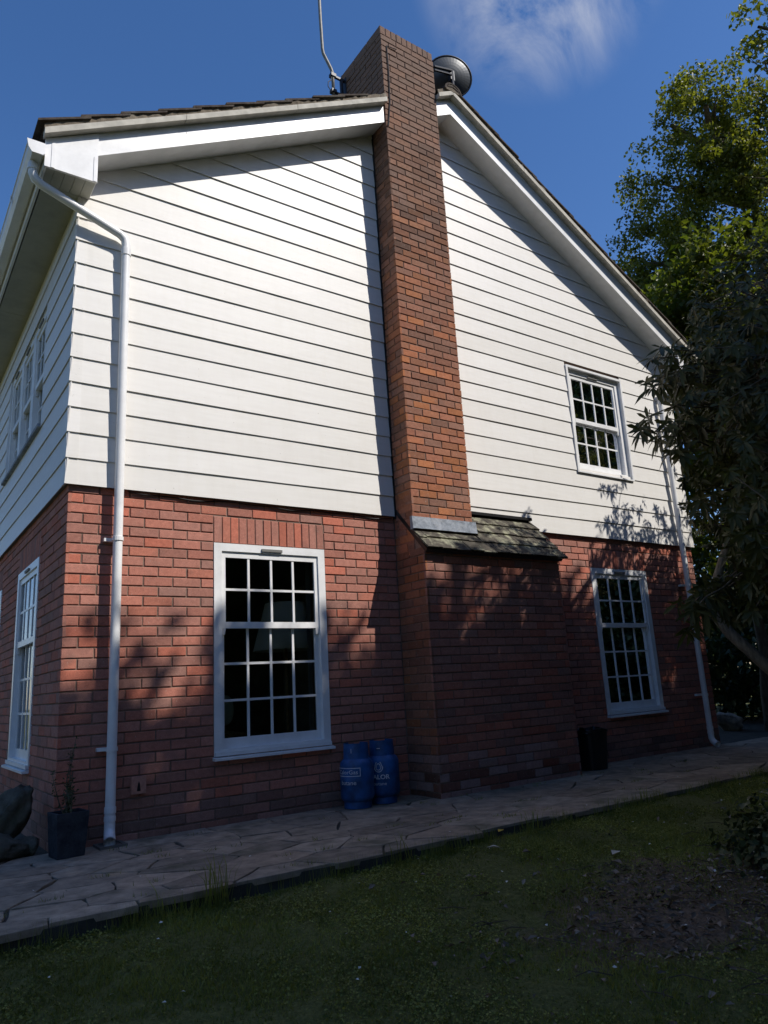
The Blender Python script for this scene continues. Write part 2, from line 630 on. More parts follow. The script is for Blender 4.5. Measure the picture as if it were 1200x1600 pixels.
# path slab with a rough edge, then crazy paving stones lying on it
PATH_Y0, PATH_X0, PATH_X1 = -1.72, -4.0, 13.0
def edge_y(x): return PATH_Y0 + 0.018 * math.sin(x * 3.1) + 0.012 * math.sin(x * 7.7 + 1)
mb = MB()
xs = np.arange(PATH_X0, PATH_X1 + .01, 0.16)
top = [(x, edge_y(x) + random.uniform(-.008, .008)) for x in xs]
for i in range(len(xs) - 1):
    (xa, ya), (xb, yb) = top[i], top[i + 1]
    za = -0.012 + random.uniform(-.004, .0)
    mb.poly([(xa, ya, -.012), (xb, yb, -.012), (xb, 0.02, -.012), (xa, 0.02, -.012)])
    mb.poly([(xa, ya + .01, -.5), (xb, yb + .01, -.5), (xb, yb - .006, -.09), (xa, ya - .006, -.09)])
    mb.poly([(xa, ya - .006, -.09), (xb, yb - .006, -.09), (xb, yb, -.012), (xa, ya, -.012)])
mb.box(-4.0, -0.0, 0.02, 9.0, -.4, -.014)
mb.box(XR + .01, 13.0, 0.02, 9.0, -.4, -.016)
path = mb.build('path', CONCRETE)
tag(path, 'crazy-paved path of grey stone running along the house', 'path', kind='structure')

def clip(poly, n, d):
    """keep the side n.p <= d"""
    out = []
    for i in range(len(poly)):
        a, b = poly[i], poly[(i + 1) % len(poly)]
        da, db_ = a[0] * n[0] + a[1] * n[1] - d, b[0] * n[0] + b[1] * n[1] - d
        if da <= 0: out.append(a)
        if (da < 0) != (db_ < 0):
            t = da / (da - db_)
            out.append((a[0] + (b[0] - a[0]) * t, a[1] + (b[1] - a[1]) * t))
    return out

PSX = 1.55
sites = []
tries = 0
while tries < 9000:
    tries += 1
    x, y = random.uniform(-1.6 / PSX, 10.4 / PSX), random.uniform(PATH_Y0, 0.0)
    r = 0.17 + 0.02 * max(0, x) + .07 * (0.5 + .5 * math.sin(x * 2.7 + y * 3.3))
    if all((x - a) ** 2 + (y - b) ** 2 > r * r for a, b in sites): sites.append((x, y))
STONE_T = [(0.31, 0.245, 0.180), (0.34, 0.27, 0.20), (0.285, 0.225, 0.165), (0.325, 0.245, 0.175), (0.30, 0.24, 0.178)]
for i, (sx, sy) in enumerate(sites):
    pl = [(sx - .6, sy - .6), (sx + .6, sy - .6), (sx + .6, sy + .6), (sx - .6, sy + .6)]
    for j, (tx, ty) in enumerate(sites):
        dx, dy = tx - sx, ty - sy
        L = math.hypot(dx, dy)
        if j == i or L > 1.3: continue
        nx_, ny_ = dx / L, dy / L
        pl = clip(pl, (nx_, ny_), (sx + tx) / 2 * nx_ + (sy + ty) / 2 * ny_ - random.uniform(.001, .006))
        if len(pl) < 3: break
    pl = clip(pl, (0, -1), -(edge_y(sx * PSX) - 0.006)); pl = clip(pl, (0, 1), -0.004)
    if len(pl) < 3: continue
    pl = [(p[0] * PSX, p[1]) for p in pl]
    # wobbly outline
    w = []
    for k in range(len(pl)):
        a, b = pl[k], pl[(k + 1) % len(pl)]
        L = math.hypot(b[0] - a[0], b[1] - a[1])
        if L < 0.02: continue
        w.append((a[0] + random.uniform(-.006, .006), a[1] + random.uniform(-.006, .006)))
        if L > .15:
            w.append(((a[0] + b[0]) / 2 + random.uniform(-.016, .016), (a[1] + b[1]) / 2 + random.uniform(-.014, .014)))
    if len(w) < 3: continue
    ox, oy = sum(p[0] for p in w) / len(w), sum(p[1] for p in w) / len(w)
    h = random.uniform(0.0, 0.0035); tx, ty = random.uniform(-.006, .006), random.uniform(-.006, .006)
    t = random.choice(STONE_T); k = random.uniform(0.75, 1.25); t = tuple(c * k for c in t)
    m_ = MB(); n = len(w)
    def Z(p, z): return z + h + (p[0] - ox) * tx + (p[1] - oy) * ty
    T = [(ox + (p[0] - ox) * .985 - ox, oy + (p[1] - oy) * .985 - oy, Z(p, 0.0)) for p in w]
    S = [(p[0] - ox, p[1] - oy, Z(p, -.004)) for p in w]
    B = [(p[0] - ox, p[1] - oy, -.03) for p in w]
    m_.poly(T, t)
    for q in range(n):
        r2 = (q + 1) % n
        m_.poly([S[q], S[r2], T[r2], T[q]], t)
        m_.poly([B[q], B[r2], S[r2], S[q]], t)
    m_.build('paving_stone', PAVING, path, loc=(ox, oy, 0))

# ------------------------------------------------------------------ house
house = empty('house')
tag(house, 'brick house with white-boarded gable and tall brick chimney', 'house')

# ---- walls: mortar backing with openings, bricks laid in front of it
def panel(mb, us, zs_, holes, M, n0, n1):
    us = sorted(set(us)); zs_ = sorted(set(zs_))
    for a, b in zip(us[:-1], us[1:]):
        for c, d in zip(zs_[:-1], zs_[1:]):
            cu, cz = (a + b) / 2, (c + d) / 2
            if any(h[0] < cu < h[1] and h[2] < cz < h[3] for h in holes): continue
            mb.hexa([(a, n0, c), (b, n0, c), (b, n1, c), (a, n1, c), (a, n0, d), (b, n0, d), (b, n1, d), (a, n1, d)], M)

REC = 0.0075           # mortar recess
M_gable = lambda u, n, z: (u, -n, z)          # n outward
M_side = lambda u, n, z: (-n, u, z)
M_right = lambda u, n, z: (XR + n, u, z)

mb = MB()
us = [0.0 + REC, XR - REC, WIN1[0], WIN1[1], WIN2[0], WIN2[1]]
panel(mb, us, [-0.3, WIN1[2], WIN1[3], ZB + .05], [WIN1, WIN2], M_gable, -REC, -0.27)
us = [REC, XR - REC, WIN3[0], WIN3[1]]
panel(mb, us, [ZB + .05, WIN3[2], WIN3[3], 5.05], [WIN3], M_gable, -REC, -0.27)
mb.prism([(REC, 5.05), (XR - REC, 5.05), (XM, zs(XM) + .12)], 'y', REC, 0.27)
gable_wall = mb.build('gable_wall', MORTAR, house)
mb = MB()
us = [0.2705, DEPTH, SIDE1[0], SIDE1[1], SIDE2[0], SIDE2[1]]
panel(mb, us, [-0.3, SIDE1[2], SIDE1[3], ZB + .05], [SIDE1, SIDE2], M_side, -REC, -0.26)
us = [0.2705, DEPTH, SIDE3[0], SIDE3[1]]
panel(mb, us, [ZB + .05, SIDE3[2], SIDE3[3], 5.05], [SIDE3], M_side, -REC, -0.26)
side_wall = mb.build('side_wall', MORTAR, house)
mb = MB()
mb.box(XR - .26, XR, 0.2705, DEPTH, -.3, 5.05)
far_wall = mb.build('far_side_wall', BRICK, house)
mb = MB()
mb.box(0.26, XR - .26, DEPTH - .26, DEPTH, -.3, 5.05)
mb.prism([(0.27, 5.05), (XR - .27, 5.05), (XM, zs(XM) + .1)], 'y', DEPTH - .25, DEPTH - .01)
mb.build('rear_wall', BRICK, house)
# rooms behind the windows
mb = MB()
mb.box(.262, XR - .262, .272, 4.2, -.05, .05)
mb.box(.262, XR - .262, .272, 4.2, 2.36, 2.56)
mb.box(.262, XR - .262, .272, 4.2, 4.80, 4.86)
mb.box(.262, XR - .262, 4.2, 4.3, -.05, 4.86)
mb.box(3.85, 3.95, .272, 4.2, .05, 2.36)
mb.box(4.05, 4.15, .272, 4.2, 2.56, 4.80)
mb.build('room_interior', ROOM, house)

PAL = [(0.34, 0.135, 0.096), (0.325, 0.132, 0.096), (0.31, 0.130, 0.096), (0.35, 0.132, 0.090), (0.29, 0.130, 0.098), (0.255, 0.132, 0.104), (0.33, 0.145, 0.108), (0.37, 0.122, 0.080), (0.30, 0.138, 0.105), (0.275, 0.125, 0.095)]
PALC = [(0.31, 0.130, 0.073), (0.28, 0.124, 0.074), (0.335, 0.130, 0.068), (0.25, 0.120, 0.080), (0.225, 0.116, 0.082), (0.36, 0.140, 0.064), (0.29, 0.120, 0.074), (0.265, 0.120, 0.078)]
BRICKS = []           # (owner, M, u0, u1, z0, z1, tint)

def lay(owner, M, u0, u1, z0, z1, pal, stain=None, base=0.0, step=0.0):
    t = random.choice(pal)
    k = random.uniform(0.90, 1.14) * 1.38 if pal is PAL else random.uniform(.78, 1.2) * 1.15
    t = tuple(c * k for c in t)
    if stain: t = stain((u0 + u1) / 2, (z0 + z1) / 2, t)
    BRICKS.append((owner, M, u0, u1, z0, z1, t))

def courses(owner, M, ua, ub, za, zb, ztop, pitch, holes, pal, first_header, stain=None, upper=None, course=0.075):
    """rows counted down from ztop; row k spans ztop-(k+1)*course .. ztop-k*course"""
    k0 = int(math.floor((ztop - zb) / course + 1e-6))
    k = k0
    while True:
        zt = ztop - k * course
        if zt <= za + .012: break
        zl = zt - 0.065
        header = ((k % 2 == 0) == first_header)
        off = pitch / 2 if header else pitch
        cuts = [ua - .005]
        u = ua - .005 + off
        while u < ub - .02:
            cuts.append(u); u += pitch
        cuts.append(ub + .005)
        zmid = (zt + zl) / 2
        spans = [(c + .005, d - .005) for c, d in zip(cuts[:-1], cuts[1:])]
        for c, d in spans:
            segs = [(c, d)]
            for h in holes:
                if h[2] < zmid < h[3]:
                    ns = []
                    for s0, s1 in segs:
                        if s1 <= h[0] - .004 or s0 >= h[1] + .004: ns.append((s0, s1)); continue
                        if s0 < h[0] - .02: ns.append((s0, h[0] - .004))
                        if s1 > h[1] + .02: ns.append((h[1] + .004, s1))
                    segs = ns
            for s0, s1 in segs:
                if s1 - s0 < .018: continue
                zt2 = zt
                if upper is not None:
                    lim = upper((s0 + s1) / 2)
                    if zl > lim - .02: continue
                    zt2 = min(zt, lim)
                lay(owner, M, s0, s1, max(zl, za), zt2, pal, stain)
        k += 1

def gable_stain(u, z, t):
    if z < 0.55 and random.random() < 1.1 - z * 1.6:
        g_ = random.uniform(0, .5) * (1 - z / .6)
        t = tuple(c * (1 - g_) + d * g_ for c, d in zip(t, (.10, .105, .08)))
    if z < 0.22:
        k = random.uniform(.5, .9)
        t = tuple(c * k + d for c, d in zip(t, (.03, .032, .03)))
    return t

soldier1 = (WIN1[0], WIN1[1] + .006, WIN1[3], 2.365)
soldier2 = (WIN2[0] - .004, WIN2[1] + .006, WIN2[3], 2.365)
breast_hole = (XC, XC + BW, -1, 2.2)
stack_hole = (XC, XC + SW, -1, 9)
courses(gable_wall, M_gable, 0.0, XR, -.05, ZB + .06, 2.44 + .075, 0.225, [WIN1, WIN2, soldier1, soldier2, breast_hole, stack_hole], PAL, False, gable_stain)
for (a, b) in ((WIN1[0], WIN1[1]), (WIN2[0], WIN2[1])):
    n = 14; w = (b - a + .004) / n
    for i in range(n):
        lay(gable_wall, M_gable, a + i * w + .003, a + (i + 1) * w - .005, WIN1[3] + .006, 2.360, PAL)
courses(side_wall, M_side, 0.0, 6.0, -.05, ZB + .06, 2.44 + .075, 0.225, [SIDE1, SIDE2, (SIDE1[0], SIDE1[1], SIDE1[3], 2.365), (SIDE2[0], SIDE2[1], SIDE2[3], 2.365)], PAL, True, gable_stain)
for (a, b) in ((SIDE1[0], SIDE1[1]), (SIDE2[0], SIDE2[1])):
    n = 14; w = (b - a + .004) / n
    for i in range(n):
        lay(side_wall, M_side, a + i * w + .003, a + (i + 1) * w - .005, SIDE1[3] + .006, 2.360, PAL)

# ---- chimney: stack on a wider breast with its own little roof
ZST = 8.0
SBK = 0.53
mb = MB()
mb.box(XC + REC, XC + SW - REC, -DC + REC, SBK - REC, 1.9, ZST - .004)
def lean_z(y): return 2.105 + (-0.5 - y) * -1.055 if False else 2.105 + (y + 0.5) * 1.055
BT = lambda y: lean_z(y) - 0.055       # top of the breast masonry under the tiles
mb.prism([(-BD + REC, -.3), (0.012, -.3), (0.012, BT(0.0)), (-BD + REC, BT(-BD))], 'x', XC + REC + .0004, XC + BW - REC)
mb.build('chimney', MORTAR, house)
chimney = house.children[-1] if house.children[-1].name.startswith('chimney') else bpy.data.objects['chimney']

def stack_stain(u, z, t):
    g = sum(t) / 3
    s = min(1, max(0, (z - 4.4) / 1.8)) * 0.66
    if z > 6.9: s = 0.8; t = tuple(c * .82 for c in t)
    grey = (0.195, 0.140, 0.108)
    t = tuple(c * (1 - s) + q * s for c, q in zip(t, grey))
    if 5.2 < z < 6.7 and random.random() < .6:
        k_ = random.uniform(.6, .88); t = tuple(c * k_ for c in t)
    return t

def breast_shade_stain(u, z, t):
    k = random.uniform(.72, .9); t = tuple(c * k for c in t)      # brick colour darkened to paint in the breast's deeper shade
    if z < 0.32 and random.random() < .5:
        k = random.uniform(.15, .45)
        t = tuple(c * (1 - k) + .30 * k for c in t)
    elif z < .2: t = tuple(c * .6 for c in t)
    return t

M_sf = lambda u, n, z: (XC + u, -DC - n, z)
M_sl = lambda u, n, z: (XC - n, -DC + u, z)
M_sr = lambda u, n, z: (XC + SW + n, -DC + u, z)
M_bf = lambda u, n, z: (XC + u, -BD - n, z)
M_bl = lambda u, n, z: (XC - n, -BD + u, z)
M_br = lambda u, n, z: (XC + BW + n, -BD + u, z)
M_sb = lambda u, n, z: (XC + u, SBK + n, z)
PS = 0.2127
courses(chimney, M_sf, 0, SW, 2.32, ZST - .112, ZST - .112, PS, [], PALC, False, stack_stain)
courses(chimney, M_sl, 0, SBK + DC, 2.1, ZST - .112, ZST - .112, PS, [(DC - DB - .0, 9, 0, zs(XC) + .05)], PALC, True, stack_stain, None)
courses(chimney, M_sr, 0, SBK + DC, 2.6, ZST - .112, ZST - .112, PS, [(DC - DB - .0, 9, 0, zs(XC + SW) + .05)], PALC, True, stack_stain)
courses(chimney, M_sb, 0, SW, 7.0, ZST - .112, ZST - .112, PS, [], PALC, False, stack_stain)
n = 10
for i in range(n):
    w = SW / n
    lay(chimney, M_sf, i * w + .001, (i + 1) * w - .009, ZST - .104, ZST, PALC, stack_stain)
    lay(chimney, M_sb, i * w + .001, (i + 1) * w - .009, ZST - .104, ZST, PALC, stack_stain)
for i in range(3):
    w = (SBK + DC - .02) / 3
    lay(chimney, M_sl, .01 + i * w + .001, .01 + (i + 1) * w - .009, ZST - .104, ZST, PALC, stack_stain)
    lay(chimney, M_sr, .01 + i * w + .001, .01 + (i + 1) * w - .009, ZST - .104, ZST, PALC, stack_stain)
BTOP = 2.44 + .075
courses(chimney, M_bf, 0, BW, -.05, BT(-BD) - .004, BTOP, 0.225, [], PAL, False, breast_shade_stain)
courses(chimney, M_bl, 0, BD, -.05, 2.1, BTOP, 0.225, [], PALC, True, breast_shade_stain, upper=lambda u: BT(-BD + u))
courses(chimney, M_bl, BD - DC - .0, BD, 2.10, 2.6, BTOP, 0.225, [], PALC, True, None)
courses(chimney, M_br, 0, BD, -.05, 2.5, BTOP, 0.225, [], PAL, True, breast_shade_stain, upper=lambda u: BT(-BD + u))

def brick_geom(M, u0, u1, z0, z1, c):
    j = lambda a: random.uniform(-a, a)
    pr = j(.0016)
    ch = min(.0032, (u1 - u0) * .1)
    if random.random() < .3:
        u0, u1, z0, z1 = u0 + j(.0022), u1 + j(.0022), z0 + j(.0018), z1 + j(.0018); pr += j(.0018)
    fr = [(u0 + ch, pr + j(.0006), z0 + ch), (u1 - ch, pr + j(.0006), z0 + ch), (u1 - ch, pr + j(.0006), z1 - ch), (u0 + ch, pr + j(.0006), z1 - ch)]
    a, b, d, e = u0 + j(.0012), u1 + j(.0012), z0 + j(.0012), z1 + j(.0012)
    md = [(a, pr - ch, d), (b, pr - ch, d), (b, pr - ch, e), (a, pr - ch, e)]
    bk = [(a, -.024, d), (b, -.024, d), (b, -.024, e), (a, -.024, e)]
    P = [Vector(M(*q)) for q in fr + md + bk]
    F = [(0, 1, 2, 3)]
    for q in range(4):
        r2 = (q + 1) % 4
        F.append((4 + q, 4 + r2, r2, q)); F.append((8 + q, 8 + r2, 4 + r2, 4 + q))
    return P, F

def screen_area(b):
    owner, M, u0, u1, z0, z1, t = b
    q = [project(M(u, 0, z)) for u, z in ((u0, z0), (u1, z0), (u1, z1), (u0, z1))]
    if any(p is None for p in q): return 0
    cx, cy = sum(p[0] for p in q) / 4, sum(p[1] for p in q) / 4
    if not (2 < cx < 1198 and 2 < cy < 1598): return 0
    c = Vector(M((u0 + u1) / 2, 0, z0)); nrm = Vector(M((u0 + u1) / 2, 1, z0)) - c
    if nrm.dot(CAM - c) <= 0: return 0
    A = 0
    for i in range(4):
        a, b2 = q[i], q[(i + 1) % 4]
        A += a[0] * b2[1] - a[1] * b2[0]
    return abs(A) / 2

BRICKS.sort(key=screen_area, reverse=True)
rest = {}
for i, (owner, M, u0, u1, z0, z1, t) in enumerate(BRICKS):
    P, F = brick_geom(M, u0, u1, z0, z1, t)
    if i < 300:
        c = sum(P, Vector()) / len(P)
        m_ = MB()
        m_.v = [tuple(p - c) for p in P]; m_.f = F; m_.t = [t] * len(F)
        m_.build('brick', BRICK, owner, loc=c)
    else:
        r_ = rest.setdefault(owner.name, (owner, MB()))[1]
        b0 = len(r_.v)
        r_.v.extend([tuple(p) for p in P])
        r_.f.extend([tuple(b0 + k for k in f) for f in F]); r_.t.extend([t] * len(F))
for owner, m_ in rest.values():
    tag(m_.build('brickwork', BRICK, owner), kind='stuff')

# little roof over the breast
roof2 = MB()
LX0, LX1 = XC - .022, XC + BW + .045
LY0, LY1 = -0.505, -0.045
sl = math.hypot(1, 1.055)
def lean_pt(x, y, h):                       # h = height above the slope plane
    return (x, y - h * 1.055 / sl * 1.0, lean_z(y) + h / sl)
roof2.hexa([lean_pt(LX0 + .02, LY0 + .02, -.05), lean_pt(LX1 - .02, LY0 + .02, -.05), lean_pt(LX1 - .02, LY1 + .03, -.05), lean_pt(LX0 + .02, LY1 + .03, -.05),
            lean_pt(LX0 + .02, LY0 + .02, -.012), lean_pt(LX1 - .02, LY0 + .02, -.012), lean_pt(LX1 - .02, LY1 + .03, -.012), lean_pt(LX0 + .02, LY1 + .03, -.012)])
lean = roof2.build('chimney_breast_roof', DARKPLASTIC, house)
NC = 4
g = (LY1 - LY0) / NC
tw = 0.167
for c in range(NC):
    ya = LY0 + c * g
    yb = min(ya + g * 1.55, LY1 + .02)
    x = LX0 - (0.5 * tw if c % 2 else 0)
    while x < LX1 - .01:
        xa, xb = max(x, LX0) + .002, min(x + tw, LX1) - .002
        x += tw
        if xb - xa < .03: continue
        if yb > -DC - .01 and xb > XC + .03 and xa < XC + SW - .03: 
            if ya > -DC - .02: continue
            yb2 = min(yb, -DC - .004)
        else: yb2 = yb
        # keep clear of the stack
        if ya > -DC - .12 and xa < XC + SW and yb2 > -DC: 
            xa = XC + SW + .004
            if xb - xa < .03: continue
        o = random.uniform(0, .006); s0 = random.uniform(-.006, .006); sk = random.uniform(-.004, .004)
        m_ = MB()
        ctr = Vector(lean_pt((xa + xb) / 2, (ya + yb2) / 2, 0))
        cs = [lean_pt(xa, ya + s0, .010 + o), lean_pt(xb, ya + s0 + sk, .010 + o), lean_pt(xb, yb2, -.008), lean_pt(xa, yb2, -.008),
              lean_pt(xa, ya + s0, .026 + o), lean_pt(xb, ya + s0 + sk, .026 + o), lean_pt(xb, yb2, .006), lean_pt(xa, yb2, .006)]
        m_.hexa([tuple(Vector(q) - ctr) for q in cs])
        m_.build('plain_tile', SLATE, lean, loc=ctr)
# lead apron against the stack, black capping strip against the wall
m_ = MB()
ys = -DC - .004
n = 10
pts = []
for i in range(n + 1):
    x = XC - .012 + (SW + .05) * i / n
    wv = .004 * math.sin(i * 2.3)
    pts.append(((x, ys - .003, 2.452 - .0 * i), (x, ys - .014 + wv, 2.335), (x, ys - .05 + wv, lean_z(ys - .05) + .058), (x, ys + .03, 2.452)))
for a, b in zip(pts[:-1], pts[1:]):
    m_.poly([a[1], b[1], b[0], a[0]]); m_.poly([a[2], b[2], b[1], a[1]]); m_.poly([a[0], b[0], b[3], a[3]])
for q in (pts[0], pts[-1]):
    m_.poly([q[0], q[1], q[2], (q[2][0], ys + .03, q[2][2]), q[3]])
m_.build('lead_flashing', LEAD, chimney, smooth=False)
m_ = MB()
m_.box(XC + SW + .003, LX1 - .02, -.105, -.042, 2.592, 2.622)
m_.build('ridge_capping', DARKPLASTIC, lean)
# white timber soffit strip + sealant lines, cable down the stack
m_ = MB()
m_.tube([(XC + .068, -DC - .010, ZST - .25), (XC + .072, -DC - .012, 7.4), (XC + .062, -DC - .010, 7.02), (XC + .02, -DC - .012, 6.7)], .006, 6)
m_.tube([(XC + .068, -DC - .010, ZST - .25), (XC + .2, -DC - .012, ZST - .23)], .005, 6)
m_.build('stack_cable', RUBBER, chimney)
m_ = MB()
m_.box(XC - .013, XC - .001, -.040, -.004, ZB - .02, zs(XC) + .02)
m_.build('sealant_strip', RUBBER, chimney)

# ---- cladding: every board a part of its own
def board(M, u0b, u1b, u0t, u1t, z, h=None, name='weatherboard'):
    """lapped board: lower edge proud, upper edge tucked in"""
    h = EXPO + .03 if h is None else h
    n = max(2, int((u1b - u0b) / .5))
    lo_f, lo_b, hi_f, hi_b = [], [], [], []
    m_ = MB()
    for i in range(n + 1):
        t = i / n
        ub, ut = u0b + (u1b - u0b) * t, u0t + (u1t - u0t) * t
        w = random.uniform(-.0016, .0016); wz = random.uniform(-.0016, .0016)
        lo_f.append(M(ub, DB + w, z + wz)); lo_b.append(M(ub, DB - .0075, z + wz + .0015))
        hi_f.append(M(ut, .0235, z + h)); hi_b.append(M(ut, .014, z + h))
    for i in range(n):
        m_.poly([lo_f[i], lo_f[i + 1], hi_f[i + 1], hi_f[i]])
        m_.poly([lo_b[i + 1], lo_b[i], hi_b[i], hi_b[i + 1]])
        m_.poly([lo_b[i], lo_b[i + 1], lo_f[i + 1], lo_f[i]])
        m_.poly([hi_f[i], hi_f[i + 1], hi_b[i + 1], hi_b[i]])
    m_.poly([lo_f[0], hi_f[0], hi_b[0], lo_b[0]]); m_.poly([lo_b[-1], hi_b[-1], hi_f[-1], lo_f[-1]])
    return m_.build(name, BOARD, house)

def rake_lo(z): return XM - (ZAP + .05 - z) / TAN
def rake_hi(z): return XM + (ZAP + .05 - z) / TAN
k = 0
while True:
    z = ZB + k * EXPO
    if z > ZAP - .05: break
    zt = min(z + EXPO + .03, ZAP + .04)
    L0b, L0t = max(-DB + .002, rake_lo(z)), max(-DB + .002, rake_lo(zt))
    R1b, R1t = min(XR + DB - .002, rake_hi(z)), min(XR + DB - .002, rake_hi(zt))
    if L0b < XC - .05:
        board(M_gable, L0b, XC - .014, min(L0t, XC - .014), XC - .014, z, zt - z)
    sx = XC + SW + .004
    if R1b > sx + .05:
        zm = z + EXPO / 2
        if z + EXPO > WIN3[2] + .01 and z < WIN3[3] - .0 + .03:
            lo, hi = WIN3[0] - .032, WIN3[1] + .032
            if z < WIN3[2] - .03:          # board cut round the sill: runs under the window, shortened
                hh = WIN3[2] - .03 - z
                board(M_gable, sx, lo, sx, lo, z, zt - z)
                board(M_gable, hi, R1b, hi, R1t, z, zt - z)
                if hh > .02: board(M_gable, lo, hi, lo, hi, z, hh)
            else:
                board(M_gable, sx, lo, sx, lo, z, zt - z)
                board(M_gable, hi, R1b, hi, R1t, z, zt - z)
        else:
            board(M_gable, sx, R1b, sx, max(R1t, sx), z, zt - z)
    # side wall
    if z < ZE - .05:
        zt2 = min(z + EXPO + .03, ZE + .03)
        if SIDE3[2] - .02 < z + EXPO * .6 and z < SIDE3[3]:
            board(M_side, -DB + .002, SIDE3[0] - .02, -DB + .002, SIDE3[0] - .02, z, zt2 - z)
            board(M_side, SIDE3[1] + .02, DEPTH, SIDE3[1] + .02, DEPTH, z, zt2 - z)
        else:
            board(M_side, -DB + .002, DEPTH, -DB + .002, DEPTH, z, zt2 - z)
        # corner cap: a folded piece over the two board ends
        m_ = MB()
        d0, d1 = DB + .0022, .0268
        zc = z - .001
        zt3 = min(z + EXPO - .001, ZE)
        A = [(-d0, -d0, zc), (.052, -d0, zc), (.052, -d1, zt3), (-d1, -d1, zt3)]
        m_.poly(A)
        m_.poly([(-d0, .052, zc), (-d0, -d0, zc), (-d1, -d1, zt3), (-d1, .052, zt3)])
        m_.poly([(.052, -d0, zc), (.052, -.024, zc), (.052, -.024, zt3), (.052, -d1, zt3)])
        m_.poly([(-d0, -d0, zc), (-d0, .052, zc), (-.024, .052, zc), (-.024, -.024, zc), (.052, -.024, zc), (.052, -d0, zc)])
        m_.build('corner_cap', BOARD, house)
    k += 1
m_ = MB()
m_.box(-.027, XC - .015, -.027, -.002, ZB + .004, ZB + .012)
m_.box(XC + SW + .005, XR + .027, -.027, -.002, ZB + .004, ZB + .012)
m_.box(-.027, -.002, -.001, DEPTH, ZB + .004, ZB + .012)
m_.build('starter_strip', VENT, house)
# drooping cable under the boards
m_ = MB()
pts = []
for i in range(41):
    x = .42 + (XC - .46) * i / 40
    pts.append((x, -.013 - .004 * math.sin(i), ZB - .010 - .016 * abs(math.sin(i * .21)) - .006 * math.sin(i * .9)))
m_.tube(pts, .0042, 6)
m_.build('slack_cable', RUBBER, house)

# ---- windows
def window(M, u0, u1, z0, z1, zm, rows_up, rows_lo, cols=4, sill=True, face=0.006, vent=True, name='window', depth=.075):
    """sliding sash: outer frame, upper sash in front, lower sash behind; n outward"""
    FW, HD, SS = .066, .064, .036
    w = MB()
    f0, f1 = face - depth, face
    w.box(u0, u0 + FW, f0, f1, z0, z1, M); w.box(u1 - FW, u1, f0, f1, z0, z1, M)
    w.box(u0 + FW, u1 - FW, f0, f1, z1 - HD, z1, M); w.box(u0 + FW, u1 - FW, f0, f1, z0, z0 + .05, M)
    # staff bead: a fine step round the inside of the frame
    win = w.build(name, PVC, house)
    iu0, iu1, iz0, iz1 = u0 + FW, u1 - FW, z0 + .05, z1 - HD
    up0, up1 = face - .042, face - .014
    lw0, lw1 = face - .072, face - .046
    MR = .05
    s = MB()
    s.box(iu0, iu0 + SS, up0, up1, zm, iz1, M); s.box(iu1 - SS, iu1, up0, up1, zm, iz1, M)
    s.box(iu0 + SS, iu1 - SS, up0, up1, iz1 - .05, iz1, M); s.box(iu0 + SS, iu1 - SS, up0, up1 + .001, zm, zm + MR, M)
    sash = s.build('upper_sash', PVC, win)
    s = MB()
    LS = .034
    s.box(iu0, iu0 + LS, lw0, lw1, iz0, zm + MR - .004, M); s.box(iu1 - LS, iu1, lw0, lw1, iz0, zm + MR - .004, M)
    s.box(iu0 + LS, iu1 - LS, lw0, lw1, iz0, iz0 + .075, M); s.box(iu0 + LS, iu1 - LS, lw0, lw1, zm + .006, zm + MR - .004, M)
    s.build('lower_sash', PVC, win)
    for hx in (iu0 + .001, iu1 - SS - .001):        # sash horns
        s = MB()
        s.hexa([(hx + .006, up0 + .002, zm - .05), (hx + SS - .006, up0 + .002, zm - .05), (hx + SS - .006, up1 - .008, zm - .05), (hx + .006, up1 - .008, zm - .05),
                (hx, up0 + .001, zm), (hx + SS, up0 + .001, zm), (hx + SS, up1 - .001, zm), (hx, up1 - .001, zm)], M)
        s.build('sash_horn', PVC, win)
    if vent:
        s = MB()
        c = (u0 + u1) / 2; vw = min(.19, (u1 - u0) * .3)
        s.box(c - vw / 2, c + vw / 2, face + .0005, face + .012, z1 - .052, z1 - .030, M)
        s.build('trickle_vent', VENT, win)
    for (a0, a1, b0, b1, rows, n0, n1) in ((iu0 + SS, iu1 - SS, zm + MR, iz1 - .05, rows_up, up0, up1), (iu0 + LS, iu1 - LS, iz0 + .075, zm + .006, rows_lo, lw0, lw1)):
        nm = (n0 + n1) / 2
        bw = .0095
        for i in range(1, cols):
            u = a0 + (a1 - a0) * i / cols
            s = MB(); s.box(u - bw, u + bw, nm - .007, nm + .009, b0, b1, M); s.build('glazing_bar', PVC, win)
        for j in range(1, rows):
            z = b0 + (b1 - b0) * j / rows
            s = MB(); s.box(a0, a1, nm - .0055, nm + .0075, z - bw, z + bw, M); s.build('glazing_bar', PVC, win)
        for i in range(cols):
            for j in range(rows):
                q0, q1 = a0 + (a1 - a0) * i / cols, a0 + (a1 - a0) * (i + 1) / cols
                r0, r1 = b0 + (b1 - b0) * j / rows, b0 + (b1 - b0) * (j + 1) / rows
                e = random.uniform(-.0006, .0006)
                s = MB(); s.box(q0, q1, nm - .002 + e, nm + .002 - e, r0, r1, M); s.build('window_pane', GLASS, win)
    if sill:
        s = MB()
        s.hexa([(u0 - .012, face - .03, z0 - .028), (u1 + .014, face - .03, z0 - .028), (u1 + .014, .050, z0 - .030), (u0 - .012, .050, z0 - .030),
                (u0 - .012, face - .03, z0 - .001), (u1 + .014, face - .03, z0 - .001), (u1 + .014, .050, z0 - .012), (u0 - .012, .050, z0 - .012)], M)
        s.box(u0 + .004, u1 - .004, face + .001, face + .018, z0 + .001, z0 + .030, M)
        s.build('window_sill', PVC, win)
    return win

